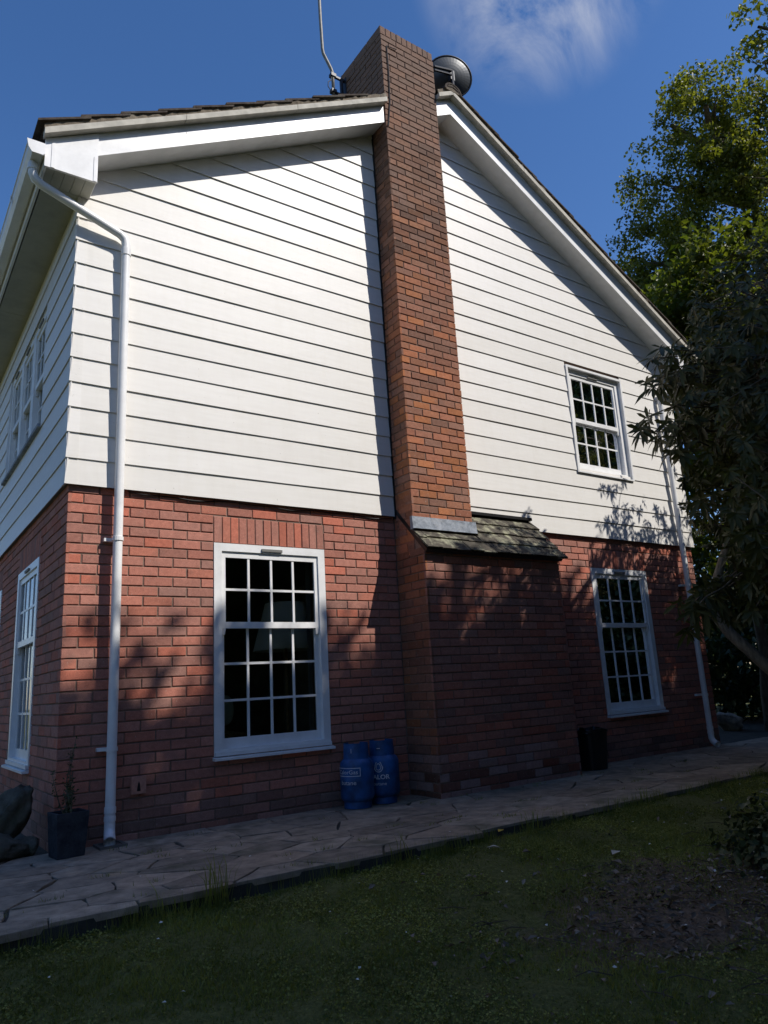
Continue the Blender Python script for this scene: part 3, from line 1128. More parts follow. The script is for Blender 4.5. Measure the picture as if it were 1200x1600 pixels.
W1 = window(M_gable, *WIN1[:2], *WIN1[2:], 1.455, 2, 3)
tag(W1, 'white twenty-pane sash window left of the chimney')
W2 = window(M_gable, *WIN2[:2], *WIN2[2:], 1.455, 2, 3)
tag(W2, 'white twenty-pane sash window right of the chimney')
W3 = window(M_gable, *WIN3, 3.945, 2, 2, face=.004)
tag(W3, 'white upper-floor sash window in the boards')
# trim round the boarded-in window
s = MB()
for (a, b, c, d) in ((WIN3[0] - .031, WIN3[0] - .001, WIN3[2] - .03, WIN3[3] + .03), (WIN3[1] + .001, WIN3[1] + .031, WIN3[2] - .03, WIN3[3] + .03)):
    s.box(a, b, -.006, .048, c, d, M_gable)
s.box(WIN3[0] - .001, WIN3[1] + .001, -.006, .048, WIN3[3] + .001, WIN3[3] + .03, M_gable)
s.build('window_trim', PVC, W3)
window(M_side, *SIDE1, 1.455, 2, 3)
window(M_side, *SIDE2, 1.455, 2, 3)
w_ = (SIDE3[1] - SIDE3[0]) / 3
for i in range(3):
    window(M_side, SIDE3[0] + i * w_ + .001, SIDE3[0] + (i + 1) * w_ - .001, SIDE3[2], SIDE3[3], 3.87, 2, 2, cols=3, sill=False, face=.012)
s = MB()
s.box(SIDE3[0] - .03, SIDE3[1] + .03, -.01, .062, SIDE3[2] - .03, SIDE3[2] - .001, M_side)
s.build('window_ledge', LEAD, house)
s = MB()
s.box(SIDE3[0] - .019, SIDE3[0], -.006, .030, SIDE3[2], ZE - .06, M_side); s.box(SIDE3[1], SIDE3[1] + .019, -.006, .030, SIDE3[2], ZE - .06, M_side)
s.box(SIDE3[0] + .001, SIDE3[1] - .001, -.006, .020, SIDE3[3] + .001, ZE - .002, M_side)
s.build('window_surround', PVC, house)

# ---- roof edges
OUT = VERGE                                       # front face of the bargeboard at y = -VERGE
def raking(name, x0, x1, lo, hi, y0, y1, mat, parent=house, steps=1, jit=0.0):
    """strip following the slope between x0 and x1 (same side of the ridge)"""
    m_ = MB()
    a = [(x0, zs(x0) + lo), (x1, zs(x1) + lo), (x1, zs(x1) + hi), (x0, zs(x0) + hi)]
    m_.prism(a, 'y', y0, y1)
    return m_.build(name, mat, parent)
BXR = 0.052                                       # right edge of the box end
raking('bargeboard', BXR + .001, XC - .006, 0, BH, -OUT, -OUT + .02, PVC)
raking('bargeboard', XC + SW + .006, XM - .0005, 0, BH, -OUT, -OUT + .02, PVC)
raking('bargeboard', XM + .0005, XR - BXR - .001, 0, BH, -OUT, -OUT + .02, PVC)
raking('verge_soffit', BXR + .001, XC - .006, .004, .014, -OUT + .0205, -.012, PVC)
raking('verge_soffit', XC + SW + .006, XM - .0005, .004, .014, -OUT + .0205, -.012, PVC)
raking('verge_soffit', XM + .0005, XR - BXR - .001, .004, .014, -OUT + .0205, -.012, PVC)
# nail heads on the bargeboards
for sgn, xa, xb in ((1, .35, XC - .2), (1, XM + .4, XR - .4)):
    x = xa
    while x < xb:
        m_ = MB()
        c = Vector((x, -OUT - .001, zs(x) + .135 + random.uniform(-.012, .012)))
        ring = [(.006 * math.cos(a), 0, .006 * math.sin(a)) for a in np.linspace(0, 2 * math.pi, 9)[:-1]]
        m_.poly([(q[0] * .6, -.0025, q[2] * .6) for q in ring])
        for i in range(8):
            j = (i + 1) % 8
            m_.poly([ring[i], ring[j], (ring[j][0] * .6, -.0025, ring[j][2] * .6), (ring[i][0] * .6, -.0025, ring[i][2] * .6)])
        m_.build('nail_cap', PVC, house, loc=c)
        x += .42
# undercloak strips, bed of mortar, verge tiles
UOUT = OUT + .075
UC = BH - .004
def breaks(a, b, L):
    n = max(1, round((b - a) / L)); return [a + (b - a) * i / n for i in range(n + 1)]
roof = empty('roof', parent=house)
for a, b in ((XE - .02, XC - .004), (XC + SW + .004, XM - .0005), (XM + .0005, XR - XE + .02)):
    for p, q in zip(breaks(a, b, 1.05)[:-1], breaks(a, b, 1.05)[1:]):
        raking('undercloak_strip', p + .002, q - .002, UC - .048 + random.uniform(0, .003), UC + .0085, -UOUT - random.uniform(0, .005), -OUT - .0005, UNDERCLOAK, roof)
    m_ = MB()
    n = max(2, int((b - a) / .04))
    f = []
    for i in range(n + 1):
        x = a + (b - a) * i / n
        y = -UOUT + .012 + random.uniform(-.007, .009)
        f.append(((x, y, zs(x) + UC + .009), (x, y + random.uniform(-.006, .006), zs(x) + UC + .062)))
    for p, q in zip(f[:-1], f[1:]):
        m_.poly([p[0], q[0], q[1], p[1]])
        m_.poly([p[1], q[1], (q[1][0], -.1, q[1][2]), (p[1][0], -.1, p[1][2])])
    m_.build('mortar_bed', BEDDING, roof)
# tiles
GA = 0.300
def tile_geom(m_, xa, xb, sgn, y0, y1, h0, h1, th=.019, tint=None):
    """one tile from eaves-side xa up to xb; sgn=+1 rises with x"""
    pa = lambda x, y, h: (x, y, zs(x) + UC + .045 + h)
    m_.hexa([pa(xa, y0, h0), pa(xa, y1, h0), pa(xb, y1, h1), pa(xb, y0, h1), pa(xa, y0, h0 + th), pa(xa, y1, h0 + th), pa(xb, y1, h1 + th), pa(xb, y0, h1 + th)])
rest_t = MB()
for sgn in (1, -1):
    k = 0
    x = XE - .07
    while x < XM - .05:
        xa = x; xb = min(x + GA + .075, XM)
        jz = random.uniform(-.003, .004)
        Xa, Xb = (xa, xb) if sgn > 0 else (2 * XM - xa, 2 * XM - xb)
        lo_, hi_ = min(Xa, Xb), max(Xa, Xb)
        hit = hi_ > XC - .003 and lo_ < XC + SW + .003
        if not hit:
            m_ = MB()
            c = Vector(((Xa + Xb) / 2, -UOUT, zs((Xa + Xb) / 2)))
            tile_geom(m_, Xa, Xb, sgn, -UOUT - .006 + random.uniform(-.008, .006), 0.0, .024 + jz, 0.0)
            m_.v = [tuple(Vector(v) - c) for v in m_.v]
            m_.build('roof_tile', ROOFTILE, roof, loc=c)
        y = .003
        while y < DEPTH + .2:
            if not (hit and y < SBK): tile_geom(rest_t, Xa, Xb, sgn, y, y + .297, .024 + jz, 0.0)
            y += .30
        x += GA
tag(rest_t.build('roof_covering', ROOFTILE, roof), kind='stuff')
m_ = MB()                                         # decking below the tiles
for sgn in (1, -1):
    a, b = (XE - .02, XM) if sgn > 0 else (2 * XM - XE + .02, XM)
    m_.prism([(a, zs(a) + UC + .012), (b, zs(b) + UC + .012), (b, zs(b) + UC + .04), (a, zs(a) + UC + .04)] if sgn > 0 else
             [(b, zs(b) + UC + .012), (a, zs(a) + UC + .012), (a, zs(a) + UC + .04), (b, zs(b) + UC + .04)], 'y', SBK + .02, DEPTH + .15)
m_.build('roof_decking', BEDDING, roof)
# ridge tiles
y = -UOUT - .01
RZ = zs(XM) + UC + .045
i = 0
while y < DEPTH:
    m_ = MB()
    n = 8
    pr = []
    for q in range(n + 1):
        a = math.pi * q / n
        pr.append((.125 * math.cos(a), .10 * math.sin(a) - .045))
    inn = [(c[0] * .86, c[1] - .016) for c in reversed(pr)]
    if XM - .13 < XC + SW and y < SBK:
        pass
    m_.prism([(c[0] + XM, c[1] + RZ) for c in pr + inn], 'y', y, y + .44)
    c = Vector((XM, y, RZ)); m_.v = [tuple(Vector(v) - c) for v in m_.v]
    m_.build('ridge_tile', ROOFTILE, roof, loc=c)
    y += .445; i += 1
m_ = MB()
m_.prism([(XM - .10, RZ - .055), (XM + .10, RZ - .055), (XM + .085, RZ + .02), (XM, RZ + .045), (XM - .085, RZ + .02)], 'y', -UOUT - .004, -UOUT + .05)
m_.build('ridge_bedding', BEDDING, roof)

# ---- eaves: box end, soffit, fascia, gutter (both sides)
for sgn in (1, -1):
    X = (lambda x: x) if sgn > 0 else (lambda x: XR - x)
    m_ = MB()
    a = [(X(XE), ZE), (X(BXR), ZE), (X(BXR), zs(X(BXR)) + BH - .055), (X(XE), zs(X(XE)) + BH - .055)]
    if sgn < 0: a = list(reversed(a))
    m_.prism(a, 'y', -OUT - .012, -OUT + .008)
    o = m_.build('box_end', PVC, house)
    for xx in (XE + .045, BXR - .030):
        m_ = MB()
        xa, xb = sorted((X(xx), X(xx + .026)))
        m_.box(xa, xb, -OUT - .0165, -OUT - .0125, ZE + .002, zs(X(XE)) + BH - .07)
        m_.build('cover_strip', PVC, o)
    # planks closing the box from below
    n = 5
    for i in range(n):
        xa, xb = sorted((X(XE + .004 + (BXR - XE - .01) * i / n + .0015), X(XE + .004 + (BXR - XE - .01) * (i + 1) / n - .0015)))
        m_ = MB()
        m_.box(xa, xb, -OUT + .009, -DB - .004, ZE + .004, ZE + .014)
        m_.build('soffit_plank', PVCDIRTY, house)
    m_ = MB()
    xa, xb = sorted((X(BXR - .014), X(BXR)))
    m_.box(xa, xb, -OUT + .009, -.012, ZE + .0145, zs(X(BXR)) + .02)
    m_.build('box_cheek', PVC, house)
    # long soffit and fascia
    y0 = -DB - .002
    for i, (ya, yb) in enumerate(((y0, 2.2), (2.2, 5.2), (5.2, DEPTH))):
        m_ = MB()
        xa, xb = sorted((X(XE + .03), X(-.004)))
        m_.box(xa, xb, ya + .002, yb - .002, ZE + .004 - .0, ZE + .014)
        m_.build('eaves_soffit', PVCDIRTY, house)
    m_ = MB()
    xa, xb = sorted((X(XE), X(XE + .018)))
    m_.box(xa, xb, -OUT + .009, DEPTH, ZE - .004, ZE + .20)
    m_.build('fascia', PVC, house)
    # square-section gutter
    gz0, gz1 = ZE + .085, ZE + .165
    prof = [(XE - .004, gz1), (XE - .004, gz0), (XE - .02, gz0 - .012), (XE - .088, gz0 - .012), (XE - .112, gz0 + .022), (XE - .118, gz1 - .014), (XE - .124, gz1 - .012), (XE - .124, gz1),
            (XE - .112, gz1), (XE - .108, gz0 + .024), (XE - .086, gz0 - .008), (XE - .022, gz0 - .008), (XE - .008, gz0 + .004), (XE - .008, gz1)]
    pp = [(X(q[0]), q[1]) for q in prof]
    if sgn < 0: pp = list(reversed(pp))
    m_ = MB(); m_.prism(pp, 'y', -OUT - .02, DEPTH)
    gut = m_.build('gutter', PVC, house)
    cap = [(X(q[0]), q[1]) for q in prof[:8]]
    cap = [(X(XE - .001), gz1 + .004), (X(XE - .001), gz0 - .004), (X(XE - .018), gz0 - .018), (X(XE - .092), gz0 - .018), (X(XE - .118), gz0 + .02), (X(XE - .130), gz1 + .004)]
    if sgn < 0: cap = list(reversed(cap))
    m_ = MB(); m_.prism(cap, 'y', -OUT - .038, -OUT - .021)
    m_.build('gutter_end_cap', PVC, gut)
    for yb in (.45, 1.5, 2.55, 3.6, 4.65):
        m_ = MB()
        xa, xb = sorted((X(XE - .128), X(XE - .002)))
        m_.box(xa, xb, yb, yb + .03, gz1 + .0005, gz1 + .006)
        xa, xb = sorted((X(XE - .130), X(XE - .1245)))
        m_.box(xa, xb, yb, yb + .03, gz0 + .02, gz1)
        m_.build('gutter_bracket', PVC, gut)
    # downpipe with swan neck, brackets and shoe
    PX = X(.338) if sgn > 0 else 7.44
    PY = -.088
    R = .034
    ox = X(XE - .06)
    OY = -.17
    pts = [(ox, OY, gz0 - .01), (ox, OY, ZE - .01), (ox + .02 * sgn, OY + .004, ZE - .055), (ox + .07 * sgn, OY + .012, ZE - .085),
           (PX - .05 * sgn, PY - .006, 4.615 if sgn > 0 else 4.60), (PX - .012 * sgn, PY, 4.585), (PX, PY, 4.53), (PX, PY, .20)]
    m_ = MB(); m_.tube(pts, R, 16, caps=False)
    pipe = m_.build('downpipe', PVC, house, smooth=True)
    tag(pipe, 'white downpipe at the near corner' if sgn > 0 else 'white downpipe at the far corner')
    # collars of the joints
    for (p, q) in (((ox, OY, ZE + .01), (ox, OY, ZE + .055)), ((PX, PY, 4.44), (PX, PY, 4.50)), ((PX, PY, .205), (PX, PY, .245)), ((PX, PY, .155), (PX, PY, .185))):
        m_ = MB(); m_.tube([p, q], R + .005, 16)
        m_.build('pipe_collar', PVC, pipe, smooth=False)
    m_ = MB()
    sp = [(PX, PY, .20), (PX, PY, .11), (PX - .004, PY - .015, .075), (PX - .012, PY - .055, .045), (PX - .02, PY - .085, .035)]
    m_.tube(sp, [R + .002, R + .002, R + .003, R + .004, R + .005], 16, caps=False)
    m_.tube(list(reversed(sp)), [R - .001, R - .001, R - .002, R - .003, R - .003], 16, caps=False)
    m_.build('pipe_shoe', PVC, pipe, smooth=True)
    for bz in ((2.10, .62) if sgn > 0 else (1.98, .62)):
        m_ = MB()
        m_.tube([(PX, PY, bz - .014), (PX, PY, bz + .014)], R + .0065, 16)
        m_.box(PX - .085, PX + .05, -.042, -.001, bz - .012, bz + .012)
        m_.build('pipe_bracket', PVC, pipe)

# terracotta vent on the wall and gully by the pipe shoe
m_ = MB()
m_.box(.494, .597, -.032, -.004, .300, .416)
vent = m_.build('wall_vent', TERRACOTTA, house)
m_ = MB()
m_.prism([(.532, .318), (.558, .318), (.552, .365), (.545, .385), (.538, .365)], 'y', -.0325, -.0335)
m_.build('vent_slot', DARKPLASTIC, vent)
m_ = MB()
gx0, gx1, gy0, gy1 = .25, .43, -.20, -.02
for (a, b, c, d) in ((gx0, gx1, gy0, gy0 + .025), (gx0, gx1, gy1 - .025, gy1), (gx0, gx0 + .025, gy0 + .025, gy1 - .025), (gx1 - .025, gx1, gy0 + .025, gy1 - .025)):
    m_.box(a, b, c, d, -.01, .016)
m_.box(gx0 + .026, gx1 - .026, gy0 + .026, gy1 - .026, -.01, .0095)
gully = m_.build('drain_gully', simple('wet_grate', (.12, .11, .095), .7), None)
tag(gully, 'small sunken drain gully under the near downpipe', 'drain')

# ------------------------------------------------------------------ things on the chimney
# satellite dish
dish = empty('satellite_dish', (3.70, -.02, 7.72))
tag(dish, 'dark grey satellite dish behind the top of the chimney', 'satellite dish')
m_ = MB()
ctr = Vector((.40, -.06, .36))
nrm = Vector((-0.30, -0.80, -0.36)).normalized()   # back of the dish looks at the garden
Xd = nrm.cross(Vector((0, 0, 1))).normalized(); Yd = Xd.cross(nrm).normalized()
NR, NA = 7, 36
def dpt(r, a, off=0.0):
    d = (1 - (r * r)) * .065
    return tuple(ctr + Xd * (.285 * r * math.cos(a)) + Yd * (.235 * r * math.sin(a)) + nrm * (d + off))
for layer in (0, -.006):
    rings = [[dpt(r, 2 * math.pi * k / NA, layer) for k in range(NA)] for r in np.linspace(.02, 1, NR)]
    for i in range(NR - 1):
        for k in range(NA):
            k2 = (k + 1) % NA
            m_.poly([rings[i][k], rings[i][k2], rings[i + 1][k2], rings[i + 1][k]])
m_.build('reflector', DISHGREY, dish, smooth=True)
m_ = MB()
rim = [Vector(dpt(1.0, 2 * math.pi * k / NA)) for k in range(NA + 1)]
m_.tube(rim, .011, 6)
m_.build('rim', DARKMETAL, dish, smooth=True)
m_ = MB()
hub = ctr + nrm * .075
m_.tube([(-.035, -.02, .27), (.10, -.14, .29), tuple(hub + Vector((-.02, -.02, .03)))], .018, 8)
m_.tube([(-.035, -.02, .20), (.10, -.14, .24), tuple(hub + Vector((-.02, -.02, -.03)))], .014, 8)
m_.build('wall_arm', DARKMETAL, dish)
m_ = MB()
m_.tube([tuple(hub + Vector((0, -.01, .05))), tuple(hub + Vector((0, -.012, -.30)))], .019, 8)
m_.box(hub.x - .03, hub.x + .03, hub.y - .02, hub.y + .03, hub.z - .09, hub.z + .05)
m_.build('mount_clamp', DARKMETAL, dish)
m_ = MB()
a0 = ctr - Vector((0, 0, .28)) + nrm * .0
m_.tube([tuple(a0), tuple(a0 - nrm * .22 + Vector((0, 0, .02))), tuple(ctr - nrm * .34 + Vector((0, 0, -.12)))], .012, 6)
m_.build('feed_arm', DARKMETAL, dish)
m_ = MB()
e = ctr - nrm * .34 + Vector((0, 0, -.12))
m_.tube([tuple(e), tuple(e + nrm * .07)], [.03, .024], 10)
m_.build('receiver', DARKMETAL, dish)

# aerial mast
mast = empty('aerial_mast', (2.76, .45, 7.55))
tag(mast, 'thin cranked aerial pole bracketed to the left of the chimney top', 'aerial')
m_ = MB()
m_.tube([(0, 0, .03), (0, 0, .34), (-.02, 0, .40), (-.115, 0, .56), (-.125, 0, .62), (-.135, 0, 1.05), (-.15, 0, 2.6)], .019, 10)
m_.build('pole', STEEL, mast, smooth=True)
for zc in (.09, .31):
    m_ = MB()
    m_.box(-.03, .158, -.014, .014, zc - .012, zc + .012)
    m_.box(-.034, .03, -.03, .03, zc - .020, zc + .020)
    m_.build('bracket_arm', DARKMETAL, mast)
m_ = MB()
m_.box(.10, .128, -.016, .016, .103, .297)
m_.box(.158, .164, -.03, .03, .05, .35)
m_.build('bracket_plate', DARKMETAL, mast)
m_ = MB()
m_.tube([(-.024, 0, .36), (-.035, -.02, .22), (-.085, -.03, .16), (-.09, -.03, .10), (-.03, -.02, .04), (.0, 0, .02), (.012, 0, -.40)], .005, 6)
m_.build('aerial_cable', RUBBER, mast, smooth=True)

# ------------------------------------------------------------------ things on the path
def text_on_cylinder(txt, size, R, ang, z, parent, name, align='CENTER', bold=0.0):
    cu = bpy.data.curves.new('tmp', 'FONT')
    cu.body = txt; cu.size = size; cu.align_x = align; cu.offset = bold
    cu.resolution_u = 3
    to = bpy.data.objects.new('tmp', cu)
    COL.objects.link(to)
    bpy.context.view_layer.update()
    me = bpy.data.meshes.new_from_object(to)
    bpy.data.objects.remove(to)
    for v in me.vertices:
        a = ang + v.co.x / R
        v.co = ((R + .0012) * math.cos(a), (R + .0012) * math.sin(a), z + v.co.y)
    me.materials.clear(); me.materials.append(WHITEPRINT)
    o = bpy.data.objects.new(name, me)
    COL.objects.link(o); o.parent = parent
    return o

def arc_strip(m_, R, a0, a1, z0, z1, n=10):
    P = [((R + .0012) * math.cos(a0 + (a1 - a0) * i / n), (R + .0012) * math.sin(a0 + (a1 - a0) * i / n)) for i in range(n + 1)]
    for p, q in zip(P[:-1], P[1:]):
        m_.poly([(p[0], p[1], z0), (q[0], q[1], z0), (q[0], q[1], z1), (p[0], p[1], z1)])

def gas_cylinder(loc, label, style):
    t = empty('gas_cylinder', loc)
    t.scale = (.94, .94, .84)
    tag(t, label, 'gas cylinder', 'gas cylinders by the chimney')
    R = .146
    m_ = MB()
    m_.lathe([(0, .05), (.09, .052), (.125, .065), (R - .004, .09), (R, .115), (R, .245), (R + .0015, .25), (R, .256), (R, .385), (R - .006, .415), (R - .028, .445), (R - .055, .462), (.05, .474), (0, .476)], 32)
    m_.build('body', BLUE, t, smooth=True)
    m_ = MB()
    m_.lathe([(.112, .0), (.118, .002), (.118, .062), (.128, .085), (.120, .09), (.108, .065), (.108, .002), (.112, 0)], 32)
    m_.build('foot_ring', BLUE, t, smooth=False)
    # guard collar, open towards the wall
    m_ = MB()
    n = 26; span = math.radians(300)
    base = -math.pi / 2 - .4
    def cp(i, r, z): 
        a = base - span / 2 + span * i / n
        return (r * math.cos(a), r * math.sin(a), z)
    for i in range(n):
        for (r0, r1, z0, z1) in ((.113, .106, .440, .585), (.106, .106, .585, .592), (.100, .100, .592, .585), (.100, .107, .585, .440)):
            m_.poly([cp(i, r0, z0), cp(i + 1, r0, z0), cp(i + 1, r1, z1), cp(i, r1, z1)])
    m_.build('guard_collar', BLUE, t, smooth=True)
    m_ = MB()
    m_.tube([(0, 0, .47), (0, 0, .535)], [.02, .016], 10)
    m_.tube([(0, 0, .52), (.05, .0, .52)], .012, 8)
    m_.build('valve', BRASS, t)
    face = math.atan2(CAM.y - loc[1], CAM.x - loc[0])
    if style == 'box':
        A = face - .62
        text_on_cylinder('CalorGas', .052, R, A, .318, t, 'lettering')
        m_ = MB()
        hw = .122 / R
        arc_strip(m_, R, A - hw, A + hw, .368, .374); arc_strip(m_, R, A - hw, A + hw, .296, .302)
        arc_strip(m_, R, A - hw, A - hw + .035, .3025, .3675, 1); arc_strip(m_, R, A + hw - .035, A + hw, .3025, .3675, 1)
        m_.build('logo_frame', WHITEPRINT, t)
        text_on_cylinder('butane', .056, R, A + .05, .222, t, 'lettering')
        m_ = MB(); arc_strip(m_, .1135, A + .22, A + .27, .505, .545, 1); m_.build('sticker', WHITEPRINT, t)
    else:
        A = face - .25
        text_on_cylinder('CALOR', .058, R, A, .235, t, 'lettering', bold=.001)
        text_on_cylinder('butane', .044, R, A + .05, .178, t, 'lettering')
        m_ = MB()                                   # flame emblem: nested drops
        for (s0, s1) in ((.048, .040), (.030, .023)):
            for k in range(24):
                def q(k, s):
                    a = 2 * math.pi * k / 24
                    x = s * math.sin(a) * .85
                    y = -s * math.cos(a)
                    if y > 0: y *= 1.25; x *= .8
                    aa = A + x / R
                    return ((R + .0014) * math.cos(aa), (R + .0014) * math.sin(aa), .345 + y)
                if s0 > .04 and 10 <= k <= 13: continue
                m_.poly([q(k, s0), q(k + 1, s0), q(k + 1, s1), q(k, s1)])
        m_.build('flame_emblem', WHITEPRINT, t)
        m_ = MB(); arc_strip(m_, .1125, A - .15, A + .12, .515, .521, 3); m_.build('sticker', WHITEPRINT, t)
    return t

gas_cylinder((2.255, -.195, .003), 'blue gas cylinder with boxed white lettering, nearer the window', 'box')
gas_cylinder((2.535, -.158, .003), 'blue gas cylinder with flame emblem, nearer the chimney', 'flame')

# black tub beside the breast
tub = empty('black_tub', (5.06, -.24, .003))
tag(tub, 'black plastic tub standing beside the chimney breast', 'tub')
m_ = MB()
def sq(r, k=4.0, n=32):
    out = []
    for i in range(n):
        a = 2 * math.pi * i / n
        c, s_ = math.cos(a), math.sin(a)
        d = (abs(c) ** k + abs(s_) ** k) ** (-1 / k)
        out.append((r * d * c, r * d * s_))
    return out
rows = [(.118, 0), (.124, .006), (.150, .37), (.158, .372), (.158, .392), (.152, .394), (.146, .37), (.120, .012), (.0, .012)]
rings = []
for (r, z) in rows:
    ring = sq(max(r, .001))
    if z > .36: ring2 = [(x, y, z + .010 * math.sin(3 * math.atan2(y, x) + .6)) for x, y in ring]
    else: ring2 = [(x, y, z) for x, y in ring]
    rings.append(ring2)
for a, b in zip(rings[:-1], rings[1:]):
    for i in range(32):
        j = (i + 1) % 32
        m_.poly([a[i], a[j], b[j], b[i]])
m_.build('body', DARKPLASTIC, tub, smooth=True)
for a in (-2.6, .55):
    m_ = MB()
    m_.tube([(.157 * math.cos(a) * 1.05 - .05 * math.sin(a), .157 * math.sin(a) * 1.05 + .05 * math.cos(a), .35),
             (.19 * math.cos(a), .19 * math.sin(a), .36), (.157 * math.cos(a) * 1.05 + .05 * math.sin(a), .157 * math.sin(a) * 1.05 - .05 * math.cos(a), .35)], .010, 8)
    m_.build('handle', DARKPLASTIC, tub, smooth=True)
m_ = MB()                                           # crumpled liner folded in the top
n = 20
rim_ = []
for i in range(n):
    a = 2 * math.pi * i / n
    rim_.append((.13 * math.cos(a), .13 * math.sin(a), .375 + random.uniform(-.03, .045)))
cz = (.02, .0, .29)
for i in range(n):
    j = (i + 1) % n
    mid = tuple((p + q) / 2 * .6 + random.uniform(-.01, .01) for p, q in zip(rim_[i][:2], rim_[j][:2])) + (.32 + random.uniform(-.03, .03),)
    m_.poly([rim_[i], rim_[j], mid]); m_.poly([rim_[i], mid, cz]); m_.poly([mid, rim_[j], cz])
m_.build('liner', DARKPLASTIC, tub)

# slate planter with a thin shrub
pot = empty('planter', (.045, -.21, .004), .10)
tag(pot, 'square dark slate planter at the house corner', 'planter')
m_ = MB()
b, t_, H, w = .084, .100, .265, .016
def sqr(r, z): return [(-r, -r, z), (r, -r, z), (r, r, z), (-r, r, z)]
R4 = [sqr(b, 0), sqr(t_, H), sqr(t_ - w, H), sqr(t_ - w - .004, H - .07), sqr(.001, H - .07)]
for A, B in zip(R4[:-1], R4[1:]):
    for i in range(4):
        j = (i + 1) % 4
        m_.poly([A[i], A[j], B[j], B[i]])
m_.poly(list(reversed(R4[0])))
m_.build('pot', SLATEPOT, pot)
m_ = MB()
m_.lathe([(0, H - .035), (.05, H - .04), (.080, H - .058)], 14)
m_.build('soil', TURF, pot)

# ------------------------------------------------------------------ vegetation builders
def leaf_quads(centres, dirs, normals, L, W, fold=.25):
    """6-vertex folded leaves: base, two shoulders, two upper shoulders, tip"""
    d = dirs / np.linalg.norm(dirs, axis=1, keepdims=True)
    n = normals - d * (normals * d).sum(1, keepdims=True)
    n = n / (np.linalg.norm(n, axis=1, keepdims=True) + 1e-9)
    s = np.cross(d, n)
    L = L[:, None]; W = W[:, None]
    b = centres
    m1 = centres + d * L * .45 - n * W * fold * .4
    tip = centres + d * L - n * L * .08
    l = m1 + s * W * .5 + n * W * fold
    r = m1 - s * W * .5 + n * W * fold
    return np.stack([b, r, tip, l], 1)

def rand_dirs(n):
    v = rng.normal(0, 1, (n, 3))
    return v / np.linalg.norm(v, axis=1, keepdims=True)

def crown_leaves(lobes, n_clump, per, L, clump_r, shell=.55):
    """lobes: (x,y,z,r[,zscale]); clumps sit in the outer part of each lobe; returns leaf data and clump centres"""
    vol = np.array([q[3] ** 2 for q in lobes]); cnt = np.maximum(3, (n_clump * vol / vol.sum()).astype(int))
    C = []
    for q, c in zip(lobes, cnt):
        dd = rand_dirs(c)
        rr = q[3] * (shell + (1 - shell) * rng.random(c) ** .6) * (1 + rng.normal(0, .10, c))
        p = np.array(q[:3]) + dd * rr[:, None] * np.array([1, 1, q[4] if len(q) > 4 else 1.0])
        C.append(p)
    C = np.concatenate(C)
    n = len(C) * per
    cr_ = clump_r * rng.uniform(.6, 1.35, len(C))
    rad = rng.random(n) ** .45
    P = np.repeat(C, per, 0) + rand_dirs(n) * (rad * np.repeat(cr_, per))[:, None] * np.array([1, 1, .75])
    d = rand_dirs(n) + np.array([0, 0, -.25])
    nn = rand_dirs(n) + np.array([0, 0, .9])
    Ls = L * rng.uniform(.65, 1.25, n)
    V = leaf_quads(P, d, nn, Ls, Ls * rng.uniform(.5, .75, n))
    tone = np.clip(np.repeat(rng.uniform(.15, .85, len(C)), per) + rng.normal(0, .2, n), 0, 1)
    return V, np.stack([tone] * 3, 1), C

def limb(m_, a, b, r0, r1, n=6, seg=4, sag=.12):
    a, b = Vector(a), Vector(b)
    L = (b - a).length
    pts, rad = [], []
    off = Vector((random.uniform(-1, 1), random.uniform(-1, 1), random.uniform(0, 1))) * L * sag
    for i in range(seg + 1):
        t = i / seg
        pts.append(a.lerp(b, t) + off * math.sin(math.pi * t) + Vector((random.uniform(-1, 1), random.uniform(-1, 1), random.uniform(-1, 1))) * L * .02 * (0 < i < seg))
        rad.append(r0 + (r1 - r0) * t)
    m_.tube(pts, rad, n, caps=False)
    return pts

def make_tree(name, label, base, lobes, n_clump, per, L, clump_r, leafmat, trunk_r=.2, group=None, cat='tree', shell=.55, barkmat=None, trunk_top=None):
    """lobes in world coordinates"""
    base = Vector(base)
    t = empty(name, base)
    tag(t, label, cat, group)
    loc = [(q[0] - base.x, q[1] - base.y, q[2] - base.z) + tuple(q[3:]) for q in lobes]
    V, tint, C = crown_leaves(loc, n_clump, per, L, clump_r, shell)
    np_mesh('crown', V, 4, leafmat, t, [(0, 1, 2), (0, 2, 3)], tint)
    m_ = MB()
    big = max(loc, key=lambda q: q[3])
    topz = trunk_top if trunk_top else big[2] + big[3] * .3
    top = Vector((big[0], big[1], topz))
    tp = limb(m_, (0, 0, -.1), top, trunk_r, trunk_r * .25, 10, 8, .05)
    tips = []
    for q in loc:
        c = Vector(q[:3])
        cand = [p for p in tp if p.z < c.z - .1 * q[3]] or [tp[1]]
        st = min(cand[-3:] if len(cand) > 3 else cand, key=lambda p: (p - c).length)
        lp = limb(m_, st, c, trunk_r * .45, trunk_r * .14, 6, 5, .10)
        idx = np.argsort(np.linalg.norm(C - np.array(q[:3]), axis=1))[:max(6, int(14 * q[3] / 1.5))]
        for i in idx[::2]:
            limb(m_, random.choice(lp[2:]), tuple(C[i]), trunk_r * .10, trunk_r * .02, 4, 3, .12)
    m_.build('trunk', barkmat or BARK, t, smooth=True)
    return t

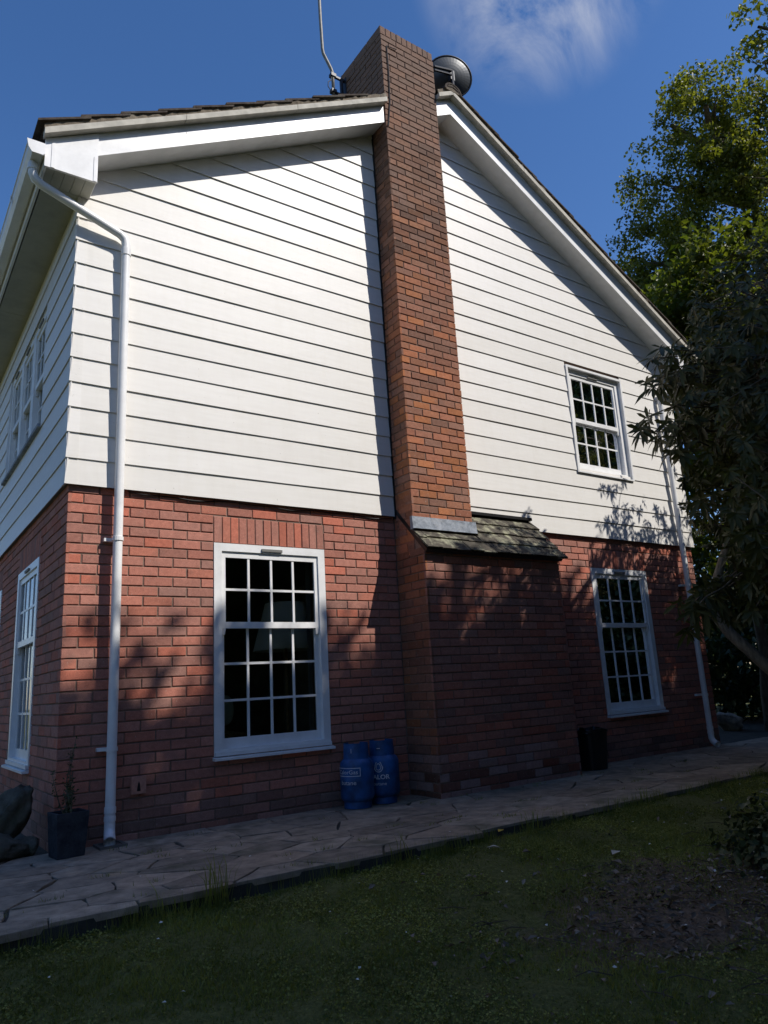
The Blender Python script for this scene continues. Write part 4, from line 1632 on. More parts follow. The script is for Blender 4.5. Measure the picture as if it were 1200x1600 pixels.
# oak beyond the far corner of the house
oak_lobes = [(13.9, 1.09, 9.9, 2.7), (12.35, .96, 11.6, 1.3), (12.31, 1.94, 11.0, 1.0), (12.2, 2.74, 9.6, .95), (11.94, 3.2, 9.3, .5), (12.01, .8, 12.1, .75),
             (12.97, .57, 11.7, 1.0), (12.83, 2.14, 9.2, 1.5), (12.3, 2.35, 7.8, 1.5), (13.91, 1.58, 7.84, 2.4), (11.75, 1.45, 12.0, .4), (13.56, .01, 11.0, 1.5),
             (11.9, 2.7, 8.5, .85), (14.6, -.5, 10.6, 1.6), (15.4, -.6, 9.4, 1.8), (13.2, 1.5, 6.0, 1.8), (14.8, .4, 8.2, 2.4)]
make_tree('oak_tree', 'large oak in leaf rising behind the right-hand roof slope', (14.2, 1.6, -.1), oak_lobes, 1050, 100, .090, .33, OAKLEAF, .34)
yel_lobes = [(9.16, .1, 6.56, .85), (9.13, .48, 6.23, .6), (9.23, -.34, 6.85, .75), (8.7, .49, 5.8, .45), (9.6, -.18, 5.99, 1.1), (9.18, .9, 6.84, .4), (9.8, .3, 4.8, 1.2), (9.5, .2, 3.4, 1.0)]
make_tree('young_chestnut_tree', 'sunlit yellow-green young tree beside the far eaves', (9.9, .5, -.1), yel_lobes, 300, 60, .115, .30, YELLEAF, .10)
make_tree('overhanging_tree', 'tree whose dark twigs hang into the top right corner', (16.5, -2.2, -.2),
          [(13.3, .05, 14.1, .5), (13.25, .05, 13.2, .4), (13.6, -.1, 12.7, .35), (14.8, -.9, 14.2, 1.3), (16.4, -1.9, 15, 2.4), (15.9, -1.9, 12.5, 1.8)], 260, 46, .13, .32, OAKLEAF, .22)
make_tree('garden_tree', 'green tree just showing past the left eaves', (-1.2, 13.5, -.1),
          [(-1.6, 13.2, 8.9, 1.6), (-.4, 13.8, 9.6, 1.9), (.9, 14, 10.2, 1.6), (-2.4, 13.6, 7.2, 1.7)], 260, 40, .16, .4, OAKLEAF, .22)
# hedge and understorey seen under the branches on the right
hl = []
for i in range(9):
    hl.append((15.0 + random.uniform(-.8, .8) + i * .25, -4.0 + i * 1.4, 1.2 + random.uniform(-.2, .3), 1.35, 1.1))
    hl.append((15.6 + random.uniform(-.6, .6) + i * .25, -4.0 + i * 1.4, 2.9 + random.uniform(-.3, .5), 1.3, 1.1))
for i in range(7):
    hl.append((11.6 + random.uniform(-.4, .4) + i * .15, -2.6 + i * 1.15, .9 + random.uniform(-.2, .2), 1.0, 1.1))
    hl.append((12.2 + random.uniform(-.4, .4) + i * .15, -2.6 + i * 1.15, 2.4 + random.uniform(-.3, .4), 1.1, 1.1))
make_tree('boundary_hedge', 'dark boundary hedge beyond the far end of the path', (16, 1.5, -.1), hl, 2700, 26, .15, .34, SHADELEAF, .10, cat='hedge', shell=.5, trunk_top=2.0)

# tall trees behind the viewpoint: they shade the lawn, the path and the foot of the wall
def shade_tree(x, y, top, r, label, clumps=1000, per=20):
    z0 = -.4
    lob = []
    n = max(4, int((top - z0) / (r * .95)))
    for k in range(n):
        t = k / (n - 1)
        rr = r * (1.0 - .22 * t) * random.uniform(.92, 1.08)
        lob.append((x + random.uniform(-.2, .2), y + random.uniform(-.25, .25), z0 + rr * .7 + (top - z0 - rr * 1.75) * t, rr))
    return make_tree('shade_tree', label, (x, y, -.8), lob, clumps, per, .19, .32, SHADELEAF, .25, 'trees behind the viewpoint', shell=.2)
SHADE = [(1.9, -7.3, 9.5, 1.25), (3.4, -7.3, 10.0, 1.2), (4.7, -7.2, 10.05, 1.1), (6.0, -7.3, 10.4, 1.1), (7.3, -7.2, 10.6, 1.15), (8.8, -7.3, 10.85, 1.2), (10.4, -7.2, 11.0, 1.25), (12.1, -7.3, 11.3, 1.3), (13.8, -7.2, 11.7, 1.35), (15.6, -7.3, 12.2, 1.4)]
ORD = ['first', 'second', 'third', 'fourth', 'fifth', 'sixth', 'seventh', 'eighth', 'ninth', 'last']
shade = [shade_tree(x, y, h, r, 'tall shading tree behind the viewpoint, %s of its row from the left' % ORD[i]) for i, (x, y, h, r) in enumerate(SHADE)]
# the garden is enclosed by more trees: copies of those, turned and scaled
BELT = [(-.4, -10.5, .66), (-3.2, -12.0, .72), (-6.2, -12.6, .72), (-9.0, -11.4, .72), (-11.0, -8.8, .70), (-11.6, -5.6, .68), (-11.4, -2.4, .66), (-11.8, .8, .62), (-11.2, 4.0, .55), (-11.5, 7.2, .52), (-11.2, 10.4, .58), (-11.6, 13.8, .60),
        (19.5, -9.5, 1.3), (21.5, -7.2, 1.25), (23.0, -4.0, 1.15), (24.5, -.8, 1.1), (18.0, -11.6, 1.35), (21.2, -11.2, 1.4), (25.0, -7.8, 1.3), (17.4, -7.6, 1.15)]
for i, (x, y, k) in enumerate(BELT):
    src = shade[i % len(shade)]
    c = src.copy(); COL.objects.link(c)
    c.location = (x, y, -.7); c.scale = (k * 1.35, k * 1.35, k); c.rotation_euler = (0, 0, i * 1.7)
    side = 'left' if i < 12 else 'right'
    tag(c, 'tree of the garden boundary out of view to the %s' % side, 'tree', 'trees enclosing the garden on the %s' % side)
    for ch in src.children:
        d = ch.copy(); COL.objects.link(d); d.parent = c

# unseen shrubs right of the view, added to block sky light from the wall
for i, (x, y, h) in enumerate(((5.3, -4.75, 4.4), (7.3, -4.55, 5.0), (9.4, -4.3, 5.4))):
    make_tree('sky_block_shrub', 'tall unseen evergreen shrub added beside the rhododendron to block sky light, %s one' % ('nearest', 'middle', 'farthest')[i], (x, y, -.5),
              [(x, y, .7, 1.0), (x + .1, y, 2.0, 1.05), (x - .1, y, h - 1.3, 1.0), (x, y - .1, h - .5, .7)], 420, 22, .17, .30, SHADELEAF, .09, 'added sky-blocking shrubs right of the view', cat='shrub', shell=.2)

# ---- rhododendron: whorls of long glossy leaves on crooked stems
def long_leaf(n, base, d, nrm, L, W, droop):
    """8-vertex lanceolate leaves, folded along the midrib and bent down: returns (n, 8, 3)"""
    d = d / np.linalg.norm(d, axis=1, keepdims=True)
    k = nrm - d * (nrm * d).sum(1, keepdims=True)
    k = k / (np.linalg.norm(k, axis=1, keepdims=True) + 1e-9)
    s = np.cross(d, k)
    out = []
    L = L[:, None]; W = W[:, None]; dr = droop[:, None]
    def P(t): return base + d * L * t - np.array([0, 0, 1.0]) * dr * L * t * t
    out.append(P(0))
    for t, w in ((.3, .40), (.68, .5)):
        c = P(t)
        out += [c + s * W * w + k * W * .14, c, c - s * W * w + k * W * .14]
    out.append(P(1.0))
    return np.stack(out, 1)
LONG_F = [(0, 2, 1), (0, 3, 2), (1, 2, 5), (1, 5, 4), (2, 3, 6), (2, 6, 5), (4, 5, 7), (5, 6, 7)]

def whorls(centres, axes, per, L, mat, name, parent, wscale=.27):
    n = len(centres) * per
    base = np.repeat(centres, per, 0)
    ax = np.repeat(axes, per, 0)
    rd = rand_dirs(n)
    rd = rd - ax * (rd * ax).sum(1, keepdims=True)
    rd = rd / np.linalg.norm(rd, axis=1, keepdims=True)
    d = rd + ax * rng.uniform(-.35, .75, n)[:, None] + np.array([0, 0, -.25])
    Ls = L * rng.uniform(.6, 1.2, n)
    V = long_leaf(n, base + rand_dirs(n) * .012, d, ax + rand_dirs(n) * .35, Ls, Ls * wscale * rng.uniform(.8, 1.25, n), rng.uniform(.05, .55, n))
    tone = np.clip(np.repeat(rng.uniform(.1, .7, len(centres)), per) + rng.normal(0, .18, n), 0, 1)
    return np_mesh(name, V, 8, mat, parent, LONG_F, np.stack([tone] * 3, 1), smooth=True)

rb = Vector((6.55, -2.45, -.2))
rhodo = empty('rhododendron', rb)
tag(rhodo, 'big dark rhododendron overhanging the path from the right', 'shrub')
RL = [(4.9, -2.95, 3.79, .75), (4.75, -2.75, 3.13, .65), (4.5, -3.0, 2.5, .65), (5.35, -2.3, 3.7, .7), (5.8, -1.8, 3.17, .6), (4.5, -2.85, 1.95, .5), (3.75, -3.3, 1.66, .45), (4.85, -2.45, 1.84, .42),
      (5.95, -1.75, 2.6, .55), (4.3, -3.4, 3.05, .85), (4.62, -2.33, 1.48, .24), (4.02, -2.92, 1.45, .25), (4.1, -3.4, 2.0, .75), (5.85, -2.15, 4.65, .55), (5.9, -1.68, 4.09, .30), (5.5, -2.8, 4.7, .5), (5.7, -1.65, 3.64, .26),
      (6.3, -1.35, 2.4, .30), (6.3, -2.5, 4.0, .6), (6.8, -2.2, 3.0, 1.0), (6.5, -2.9, 3.8, 1.0), (5.6, -3.2, 3.0, 1.0), (5.4, -3.1, 1.9, .8), (7.3, -1.7, 4.6, .55), (7.4, -1.6, 3.8, .9), (5.0, -3.6, 4.2, .8), (7.3, -1.5, 2.4, .6), (5.6, -3.0, 5.2, .65), (6.1, -2.9, 5.3, .6), (8.3, -1.5, 4.6, .6), (7.9, -1.4, 3.4, .7)]
SPR = [((4.20, -2.23, 3.59), (5.3, -2.3, 3.7)), ((4.29, -2.14, 3.30), (5.2, -2.2, 3.5)), ((4.37, -2.06, 2.98), (5.3, -1.95, 3.1)), ((4.76, -2.02, 2.43), (5.6, -1.9, 2.6)), ((4.11, -2.22, 1.38), (4.7, -2.4, 1.7)),
       ((4.45, -2.15, 3.42), (5.2, -2.2, 3.6)), ((4.52, -2.08, 3.18), (5.3, -2.1, 3.3)), ((4.62, -2.10, 3.05), (5.3, -2.0, 3.2)), ((4.70, -2.06, 3.45), (5.3, -2.2, 3.6)), ((4.30, -2.20, 1.50), (4.8, -2.4, 1.8)), ((4.22, -2.17, 1.45), (4.8, -2.4, 1.8)),
       ((4.12, -2.09, 3.31), (5.2, -2.2, 3.6)), ((4.2, -2.03, 3.05), (5.2, -2.1, 3.3)), ((4.17, -1.94, 2.95), (5.3, -2.0, 3.1)), ((4.28, -2.03, 2.83), (5.3, -1.95, 3.0)), ((4.2, -2.28, 3.39), (5.3, -2.3, 3.7)), ((4.34, -2.09, 2.74), (5.3, -1.95, 2.9)), ((4.11, -2.2, 3.49), (5.3, -2.3, 3.75)), ((4.52, -2.18, 2.31), (5.6, -1.9, 2.6)), ((4.47, -1.86, 1.47), (4.7, -2.4, 1.75)), ((4.5, -1.89, 1.25), (4.7, -2.4, 1.7))]
cs = []
for q in RL:
    c = max(9, int((350 if q[2] < 4.15 else 42) * q[3] ** 2 + 12))
    p = np.array(q[:3]) + rand_dirs(c) * (q[3] * rng.random(c) ** .42)[:, None]
    cs.append(p)
cs = np.concatenate(cs)
sprig_c = np.array([s[0] for s in SPR])
allc = cs
hub_ = np.array([6.2, -2.3, 2.4])
ax = allc - hub_ + rand_dirs(len(allc)) * 1.2
ax = ax / np.linalg.norm(ax, axis=1, keepdims=True)
tag(whorls(allc - np.array(rb), ax, 11, .088, RHODO, 'leaves', rhodo, .30), kind='stuff')
sp = []
for a, b in SPR:
    for t in (0.0, .10, .24, .42):
        sp.append(np.array(a) * (1 - t) + np.array(b) * t + rng.normal(0, .035, 3) * (t > 0))
sp = np.array(sp)
sax = sp - hub_ + rand_dirs(len(sp)) * .8
sax = sax / np.linalg.norm(sax, axis=1, keepdims=True)
tag(whorls(sp - np.array(rb), sax, 9, .150, RHODO, 'hanging_sprigs', rhodo, .22), kind='stuff')
stem = MB()
T = lambda p: tuple(Vector(p) - rb)
main = [(6.55, -2.45, -.25), (6.35, -2.15, .30), (6.02, -1.82, .78), (5.80, -1.50, 1.25), (5.66, -1.40, 1.52), (5.75, -1.75, 2.3), (5.9, -2.1, 3.1)]
stem.tube([T(p) for p in main], [.078, .070, .062, .056, .048, .035, .025], 10, caps=False)
stem.tube([T(p) for p in [(6.6, -2.5, -.25), (6.6, -2.4, 1.0), (6.3, -2.4, 2.2), (6.2, -2.4, 3.4), (6.3, -2.3, 4.4)]], [.08, .07, .055, .04, .02], 8, caps=False)
stem.tube([T(p) for p in [(6.6, -2.45, .6), (6.0, -2.8, 1.5), (5.2, -3.0, 2.3), (4.6, -3.1, 2.9)]], [.06, .05, .04, .02], 8, caps=False)
stem.build('trunk', PALEBARK, rhodo, smooth=True)
tw_ = MB()
nodes = [Vector(p) for p in main[3:]] + [Vector((6.2, -2.4, 3.0)), Vector((6.3, -2.4, 2.2)), Vector((5.2, -3.0, 2.3)), Vector((4.6, -3.1, 2.9)), Vector((6.3, -2.3, 4.2))]
for q in RL:
    c = Vector(q[:3]); st = min(nodes, key=lambda p: (p - c).length)
    limb(tw_, tuple(st - rb), tuple(c - rb), .022, .010, 6, 4, .12)
for c in cs[::3]:
    q = min(RL, key=lambda q: (Vector(q[:3]) - Vector(c)).length)
    limb(tw_, tuple(Vector(q[:3]) - rb), tuple(Vector(c) - rb), .007, .004, 4, 2, .1)
for a, b in SPR:
    limb(tw_, tuple(Vector(b) - rb), tuple(Vector(a) - rb), .010, .004, 5, 4, .08)
tw_.build('branches', BARK, rhodo, smooth=True)

# thin shrub in the planter
shr = empty('potted_shrub', (.045, -.21, .225))
tag(shr, 'thin sparse shrub growing in the slate planter', 'shrub')
m_ = MB()
tips = []
for i in range(11):
    a = random.uniform(0, 6.28); r = random.uniform(.02, .12); h = random.uniform(.12, .36)
    if i == 0: r, h = .03, .50
    if i == 1: r, h = .05, .42
    e = (r * math.cos(a), r * math.sin(a), h)
    p = limb(m_, (random.uniform(-.02, .02), random.uniform(-.02, .02), 0), e, .006, .002, 5, 4, .06)
    tips += p[1:] + [p[2].lerp(p[3], .5), p[3].lerp(p[4], .5)]
m_.build('stems', BARK, shr)
tp = np.array([tuple(p) for p in tips])
n = len(tp) * 5
P = np.repeat(tp, 5, 0) + rand_dirs(n) * .016
Ls = .024 * rng.uniform(.6, 1.3, n)
np_mesh('leaves', leaf_quads(P, rand_dirs(n) + np.array([0, 0, .3]), rand_dirs(n), Ls, Ls * .45), 4, IVYLEAF, shr, [(0, 1, 2), (0, 2, 3)], np.stack([rng.random(n)] * 3, 1))

# rocks at the corner
def rock(name, label, loc, size, seed, tilt):
    r = np.random.default_rng(seed)
    import bmesh
    bm = bmesh.new()
    bmesh.ops.create_icosphere(bm, subdivisions=4, radius=1)
    planes = [(rand_dirs(1)[0], r.uniform(.55, .8)) for _ in range(9)]
    for v in bm.verts:
        p = np.array(v.co)
        for nrm_, d in planes:
            e = p @ nrm_ - d
            if e > 0: p = p - nrm_ * e * .85
        p = p * (1 + .05 * math.sin(p[0] * 9 + seed) * math.sin(p[1] * 8) + .03 * math.sin(p[2] * 21 + p[0] * 13))
        from mathutils import noise as mn
        q3 = Vector(p) * 2.2 + Vector((seed, 0, 0))
        p = p * (1 + .16 * mn.noise(q3) + .07 * mn.noise(q3 * 3.1) + .035 * mn.noise(q3 * 8.3))
        v.co = p * np.array(size)
    rot = Matrix.Rotation(tilt[0], 3, 'X') @ Matrix.Rotation(tilt[1], 3, 'Y')
    for v in bm.verts: v.co = rot @ v.co
    zmin = min(v.co.z for v in bm.verts)
    for v in bm.verts: v.co.z -= zmin + .02
    me = bpy.data.meshes.new(name)
    bm.to_mesh(me); bm.free()
    me.materials.append(ROCK)
    me.polygons.foreach_set('use_smooth', [True] * len(me.polygons))
    o = bpy.data.objects.new(name, me)
    COL.objects.link(o); o.location = loc
    tag(o, label, 'rock', 'rocks at the house corner')
    return o
rock('rock', 'tall leaning grey boulder left of the slate planter', (-.27, .26, .0), (.13, .17, .25), 3, (.1, .62))
rock('rock', 'low flat rock in front of the leaning boulder', (-.33, .02, .0), (.24, .16, .09), 8, (0, .05))
rock('rock', 'small rounded rock between boulder and planter', (-.13, .10, .0), (.08, .08, .06), 5, (.2, .1))
rock('rock', 'pale stone beyond the far corner of the house', (9.9, 1.15, -.02), (.30, .22, .15), 12, (.2, .1)).data.materials[0] = PALESTONE

# ------------------------------------------------------------------ things seen through the windows
lamp = empty('standard_lamp', (2.06, .62, .02))
tag(lamp, 'pale lampshade on a stand inside the left ground-floor window', 'lamp')
m_ = MB()
m_.lathe([(.30, 1.29), (.185, 1.72)], 28); m_.lathe([(.182, 1.72), (.297, 1.29)], 28)
m_.build('lamp_shade', PALEGREY, lamp, smooth=True)
m_ = MB()
m_.tube([(0, 0, .03), (0, 0, 1.5)], .014, 8); m_.lathe([(0, 0), (.15, 0), (.15, .02), (.03, .05), (0, .05)], 20)
m_.build('stand', WOOD, lamp)
orn = empty('oval_ornament', (1.51, .75, .621))
tag(orn, 'cream oval ornament low inside the left ground-floor window', 'ornament')
m_ = MB()
n = 14
m_.lathe([(.001 + .085 * math.sin(math.pi * i / n) ** .8, .06 + .13 * (1 - math.cos(math.pi * i / n))) for i in range(n + 1)], 24, sy=.7)
m_.build('body', CREAM, orn, smooth=True)
m_ = MB(); m_.lathe([(0, 0), (.05, 0), (.05, .012), (.018, .03), (.018, .07)], 16); m_.build('foot', WOOD, orn, smooth=False)
tb = empty('side_table', (1.46, .80, .05))
tag(tb, 'small dark table under the oval ornament inside the window', 'table')
m_ = MB(); m_.box(-.22, .22, -.2, .2, .545, .57); m_.build('table_top', WOOD, tb)
for sx in (-.19, .17):
    for sy in (-.17, .15):
        m_ = MB(); m_.box(sx, sx + .025, sy, sy + .025, 0, .545); m_.build('leg', WOOD, tb)
def curtain(loc, w, h, label):
    o_ = MB()
    n = 40
    F = [(w * i / n, .028 * math.sin(i * 1.05) + .01 * math.sin(i * .37)) for i in range(n + 1)]
    for p, q in zip(F[:-1], F[1:]):
        o_.poly([(p[0], p[1], 0), (q[0], q[1], 0), (q[0], q[1], h), (p[0], p[1], h)])
        o_.poly([(q[0], q[1] + .004, 0), (p[0], p[1] + .004, 0), (p[0], p[1] + .004, h), (q[0], q[1] + .004, h)])
    o = o_.build('curtain', CURTAIN, None, smooth=True, loc=loc)
    tag(o, label, 'curtain', 'curtains')
curtain((2.13, .32, .30), .20, 1.85, 'grey curtain at the right of the left ground-floor window')
curtain((6.34, .36, .30), .36, 1.85, 'grey curtain at the right of the right ground-floor window')
curtain((6.32, .36, 3.15), .34, 1.5, 'grey curtain at the right of the upper window')
bx = empty('wooden_box', (5.95, .40, 3.25))
tag(bx, 'brown wooden box standing low inside the upper window', 'box')
m_ = MB(); m_.box(-.20, .20, -.08, .08, .05, .20); m_.build('case', WOOD, bx)
m_ = MB(); m_.box(-.21, .21, -.09, .09, .201, .225); m_.build('lid', WOOD, bx)
m_ = MB(); m_.box(-.24, .24, -.12, .12, -.69, .049); m_.build('plinth', WOOD, bx)

# ------------------------------------------------------------------ lawn cover
def dirt_amount(x, y):
    d = np.sqrt(((x - 2.45) / 1.05) ** 2 + ((y + 3.12) / .52) ** 2)
    return np.clip(1.25 - d + .35 * np.sin(x * 4.3 + y * 2.1) * np.cos(y * 5.2 - x), 0, 1)
gz_v = np.vectorize(ground_z)
n = 330000
gxr = rng.uniform(-1.2, 7.2, n); gyr = -1.74 - 3.0 * rng.random(n) ** 1.15
patch = np.sin(gxr * 2.1 + 1.3) * np.cos(gyr * 2.9 + .4) + .6 * np.sin(gxr * 5.2 - gyr * 4.1) + .5 * np.sin(gxr * 9.1 + gyr * 7.3)
cx_, cy_, cz_ = gxr - CAM.x, gyr - CAM.y, -.25 - CAM.z
wq = cx_ * C_FWD.x + cy_ * C_FWD.y + cz_ * C_FWD.z
uq = (cx_ * C_RIGHT.x + cy_ * C_RIGHT.y + cz_ * C_RIGHT.z) / np.maximum(wq, .1)
vq = (cx_ * C_UP.x + cy_ * C_UP.y + cz_ * C_UP.z) / np.maximum(wq, .1)
seen = (wq > .3) & (np.abs(uq) < .75) & (vq > -.95)        # only where a camera near here can look
keep = seen & (rng.random(n) > dirt_amount(gxr, gyr) * 1.05) & (rng.random(n) < np.clip(.62 + .30 * patch, .12, 1))
gxr, gyr, patch = gxr[keep], gyr[keep], patch[keep]
n = len(gxr)
H = rng.uniform(.006, .024, n) * (1 + .3 * patch)
near_edge = gyr > -1.80
H[near_edge] *= 1.5
lean = rng.normal(0, .55, (n, 2)) * H[:, None]
wd = rng.uniform(.0014, .0036, n); an = rng.uniform(0, math.pi, n)
b0 = np.stack([gxr - np.cos(an) * wd, gyr - np.sin(an) * wd, gz_v(gxr, gyr) - .004], 1)
b1 = np.stack([gxr + np.cos(an) * wd, gyr + np.sin(an) * wd, gz_v(gxr, gyr) - .004], 1)
tp = np.stack([gxr + lean[:, 0], gyr + lean[:, 1], gz_v(gxr, gyr) + H], 1)
tone = np.clip(.4 + .25 * patch + rng.normal(0, .2, n), 0, 1)
o = np_mesh('grass', np.stack([b0, b1, tp], 1), 3, GRASS, None, [(0, 1, 2)], np.stack([tone] * 3, 1))
tag(o, 'short mossy grass covering the shaded lawn', 'grass', kind='stuff')
# tiny moss and clover leaves between the blades
n = 330000
mx_ = rng.uniform(-1.0, 7.0, n); my_ = -1.76 - 2.9 * rng.random(n) ** 1.1
pm = np.sin(mx_ * 3.3 - my_ * 1.9) + np.sin(mx_ * 7.9 + my_ * 6.1 + 2) + .7 * np.sin(mx_ * 17 - my_ * 13)
cx_, cy_, cz_ = mx_ - CAM.x, my_ - CAM.y, -.25 - CAM.z
wq = cx_ * C_FWD.x + cy_ * C_FWD.y + cz_ * C_FWD.z
uq = (cx_ * C_RIGHT.x + cy_ * C_RIGHT.y + cz_ * C_RIGHT.z) / np.maximum(wq, .1)
vq = (cx_ * C_UP.x + cy_ * C_UP.y + cz_ * C_UP.z) / np.maximum(wq, .1)
kp = (wq > .3) & (np.abs(uq) < .75) & (vq > -.95) & (rng.random(n) < np.clip(.4 + .35 * pm, .05, 1)) & (rng.random(n) > dirt_amount(mx_, my_) * .9)
mx_, my_, pm = mx_[kp], my_[kp], pm[kp]; n = len(mx_)
P = np.stack([mx_, my_, gz_v(mx_, my_) + rng.uniform(.004, .026, n)], 1)
Ls = rng.uniform(.004, .014, n)
o = np_mesh('moss', leaf_quads(P, rand_dirs(n) * np.array([1, 1, .5]), rand_dirs(n) * .8 + np.array([0, 0, 1.]), Ls, Ls * .9), 4, GRASS, None, [(0, 1, 2), (0, 2, 3)], np.stack([np.clip(.42 + .2 * pm + rng.normal(0, .42, n), 0, 1.6)] * 3, 1))
tag(o, 'patchy moss and tiny leaves mixed into the lawn', 'moss', kind='stuff')
# longer grass hanging over the edge of the path, weeds in its joints
n = 9000
ex = rng.uniform(-1.2, 7.5, n)
clump = np.sin(ex * 7.1) + np.sin(ex * 17.3 + 1) + .8 * np.sin(ex * 3.3 + 2)
ex = ex[rng.random(n) < np.clip(.35 + .3 * clump, .05, 1)]; n = len(ex)
ey = PATH_Y0 - rng.uniform(-.006, .06, n)
H = rng.uniform(.025, .085, n)
zz = gz_v(ex, ey)
an = rng.uniform(0, math.pi, n); wd = rng.uniform(.0012, .0024, n)
b0 = np.stack([ex - np.cos(an) * wd, ey - np.sin(an) * wd, zz - .01], 1); b1 = np.stack([ex + np.cos(an) * wd, ey + np.sin(an) * wd, zz - .01], 1)
tp = np.stack([ex + rng.normal(0, .3, n) * H, ey + rng.normal(.1, .35, n) * H, zz + .03 + H], 1)
wx, wy = [], []
for k in range(70):
    a, b_ = random.uniform(-.8, 7.0), random.uniform(-1.66, -.12)
    m__ = random.randint(8, 26)
    wx += list(a + rng.normal(0, .035, m__)); wy += list(b_ + rng.normal(0, .012, m__))
wx, wy = np.array(wx), np.array(wy); n2 = len(wx)
h2 = rng.uniform(.006, .028, n2); an = rng.uniform(0, math.pi, n2); wd = rng.uniform(.0014, .003, n2)
c0 = np.stack([wx - np.cos(an) * wd, wy - np.sin(an) * wd, np.full(n2, -.004)], 1); c1 = np.stack([wx + np.cos(an) * wd, wy + np.sin(an) * wd, np.full(n2, -.004)], 1)
tp2 = np.stack([wx + rng.normal(0, .7, n2) * h2, wy + rng.normal(0, .7, n2) * h2, .004 + h2], 1)
V = np.concatenate([np.stack([b0, b1, tp], 1), np.stack([c0, c1, tp2], 1)])
o = np_mesh('edge_weeds', V, 3, GRASS, None, [(0, 1, 2)], np.stack([rng.random(len(V)) * .8] * 3, 1))
tag(o, 'ragged grass and weeds along the path edge and in its joints', 'weeds', kind='stuff')
# leaf litter and twigs on the bare earth
n = 9000
lx = rng.uniform(.9, 4.6, n); ly = rng.uniform(-4.3, -2.0, n)
keep = rng.random(n) < dirt_amount(lx, ly) + .05
lx, ly = lx[keep], ly[keep]; n = len(lx)
P = np.stack([lx, ly, gz_v(lx, ly) + rng.uniform(.004, .03, n)], 1)
d = rand_dirs(n); d[:, 2] *= .3
nn = rand_dirs(n) * .6 + np.array([0, 0, 1.0])
Ls = rng.uniform(.014, .05, n) * (1 + .6 * (rng.random(n) < .08))
V = leaf_quads(P, d, nn, Ls, Ls * rng.uniform(.25, .65, n), .55)
o = np_mesh('leaf_litter', V, 4, LITTER, None, [(0, 1, 2), (0, 2, 3)], np.stack([rng.random(n) ** 1.5] * 3, 1))
tag(o, 'brown leaf litter on the bare earth at lower right', 'leaf litter', kind='stuff')
m_ = MB()
for i in range(90):
    x, y = random.uniform(1.3, 3.8), random.uniform(-3.8, -2.4)
    a = random.uniform(0, 6.28); L = random.uniform(.06, .22)
    z = ground_z(x, y) + .02
    m_.tube([(x, y, z), (x + L * .5 * math.cos(a), y + L * .5 * math.sin(a), z + random.uniform(0, .02)), (x + L * math.cos(a + .2), y + L * math.sin(a + .2), z)], .0022, 4)
tag(m_.build('twigs', LITTER), 'thin dry twigs scattered over the leaf litter', 'twigs', kind='stuff')
# pale petals
n = 150
lx = rng.uniform(-.6, 6.0, n); ly = np.where(rng.random(n) < .3, rng.uniform(-1.7, -.1, n), rng.uniform(-3.6, -1.8, n))
P = np.stack([lx, ly, np.where(ly > -1.72, .012, gz_v(lx, ly) + .03)], 1)
d = rand_dirs(n); d[:, 2] *= .2
Ls = rng.uniform(.009, .021, n)
o = np_mesh('fallen_petals', leaf_quads(P, d, rand_dirs(n) * .4 + np.array([0, 0, 1.]), Ls, Ls * .8), 4, PETAL, None, [(0, 1, 2), (0, 2, 3)])
tag(o, 'tiny pale petals fallen on lawn and path', 'petals', kind='stuff')
# a few single leaves
def single_leaf(loc, L, a, mat, label):
    V = leaf_quads(np.array([[0, 0, 0.]]), np.array([[math.cos(a), math.sin(a), .1]]), np.array([[.1, 0, 1.]]), np.array([L]), np.array([L * .6]))
    o = np_mesh('fallen_leaf', V, 4, mat, None, [(0, 1, 2), (0, 2, 3)], loc=loc)
    tag(o, label, 'leaf', 'single fallen leaves')
single_leaf((2.30, -1.78, ground_z(2.3, -1.78) + .06), .075, .3, YELLOWLEAF, 'yellow fallen leaf by the edge of the path')
single_leaf((2.60, -2.42, ground_z(2.6, -2.42) + .03), .10, .2, PALELEAF, 'large pale fallen leaf near the bare earth')
single_leaf((2.15, -1.95, ground_z(2.15, -1.95) + .035), .085, 2.4, PALELEAF, 'pale curled fallen leaf on the grass near the path')

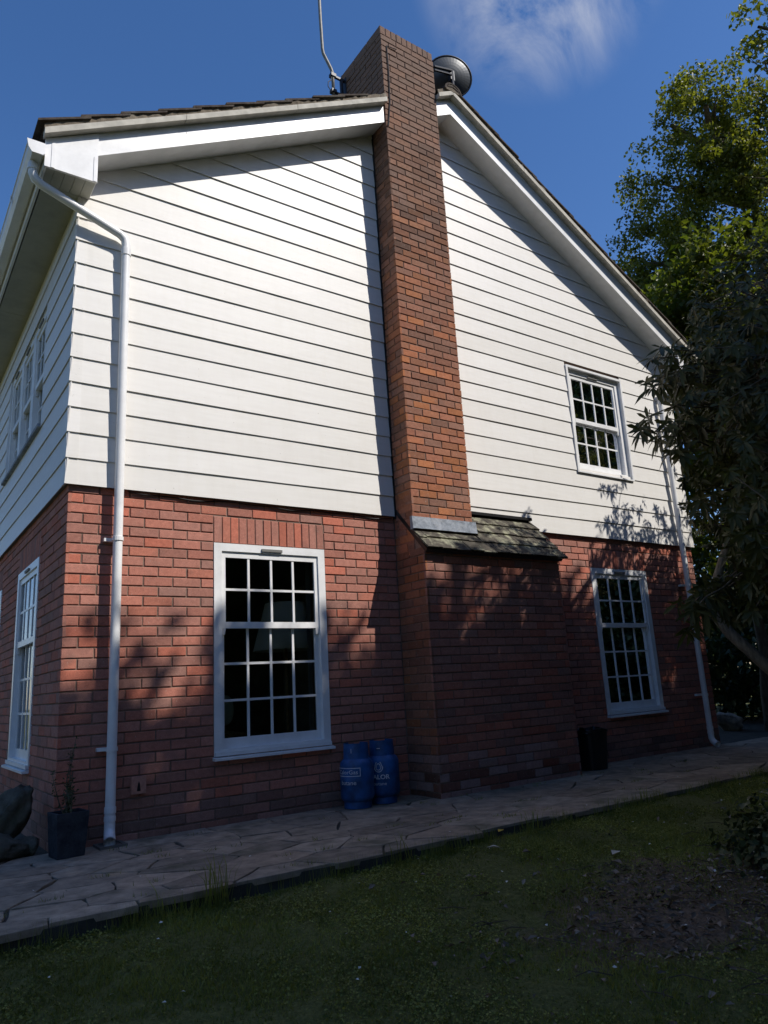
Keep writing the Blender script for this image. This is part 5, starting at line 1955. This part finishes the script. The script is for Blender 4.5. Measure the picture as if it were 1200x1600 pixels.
def tuft(x, y, h, nb, label):
    z = ground_z(x, y)
    t = MB()
    for i in range(nb):
        a = random.uniform(0, 6.28); L = h * random.uniform(.5, 1.1); k = random.uniform(.15, .75)
        bx_, by_ = random.uniform(-.07, .07), random.uniform(-.02, .02)
        w = .0022
        p = [(bx_, by_, -.01), (bx_ + k * L * .35 * math.cos(a), by_ + k * L * .35 * math.sin(a), L * .6), (bx_ + k * L * math.cos(a), by_ + k * L * math.sin(a), L * random.uniform(.75, 1.0))]
        sx, sy = -math.sin(a) * w, math.cos(a) * w
        t.poly([(p[0][0] - sx, p[0][1] - sy, p[0][2]), (p[0][0] + sx, p[0][1] + sy, p[0][2]), (p[1][0] + sx, p[1][1] + sy, p[1][2]), (p[1][0] - sx, p[1][1] - sy, p[1][2])], (.4, .4, .4))
        t.poly([(p[1][0] - sx, p[1][1] - sy, p[1][2]), (p[1][0] + sx, p[1][1] + sy, p[1][2]), p[2]], (.5, .5, .5))
    o = t.build('grass_tuft', GRASS, None, loc=(x, y, z))
    tag(o, label, 'grass tuft', 'tufts along the path edge')
tuft(.42, -1.76, .30, 34, 'tallest wispy grass tuft at the path edge, lower left')
tuft(.16, -1.76, .20, 9, 'small grass tuft left of the tallest one')
tuft(1.55, -1.76, .20, 10, 'thin upright weed at the path edge below the chimney')
tuft(2.62, -1.76, .19, 18, 'grass tuft at the path edge right of the yellow leaf')
tuft(3.45, -1.76, .14, 12, 'low grass tuft at the path edge below the tub')
tuft(3.85, -1.76, .15, 14, 'grass tuft at the path edge nearest the right side')

# ivy at the lower right corner
ivy = empty('ivy', (3.30, -3.22, ground_z(3.30, -3.22)))
tag(ivy, 'low dark ivy mound at the lower right corner', 'ivy')
n = 4200
q = rand_dirs(n); q[:, 2] = np.abs(q[:, 2])
P = q * np.array([.50, .52, .34]) * (rng.random(n) ** .35)[:, None] + np.array([0.1, 0, 0])
P += rng.normal(0, .05, P.shape) + .10 * np.sin(P[:, [1, 0, 1]] * 9.0) * np.array([1, 1, .5])
P[:, 2] = np.maximum(P[:, 2], .005)
Ls = rng.uniform(.022, .06, n)
np_mesh('leaves', leaf_quads(P, rand_dirs(n) + np.array([0, 0, -.4]), q + rand_dirs(n) * .6 + np.array([0, 0, .5]), Ls, Ls * .95), 4, IVYLEAF, ivy, [(0, 1, 2), (0, 2, 3)], np.stack([rng.random(n)] * 3, 1))
m_ = MB()
for i in range(26):
    e = P[i * 7]
    limb(m_, (random.uniform(-.3, .4), random.uniform(-.3, .3), -.02), tuple(e), .006, .002, 4, 3, .15)
m_.build('stems', BARK, ivy)
print('objects', len(bpy.data.objects), 'tris', sum(len(o.data.loop_triangles) or sum(len(p.vertices) - 2 for p in o.data.polygons) for o in bpy.data.objects if o.type == 'MESH'))
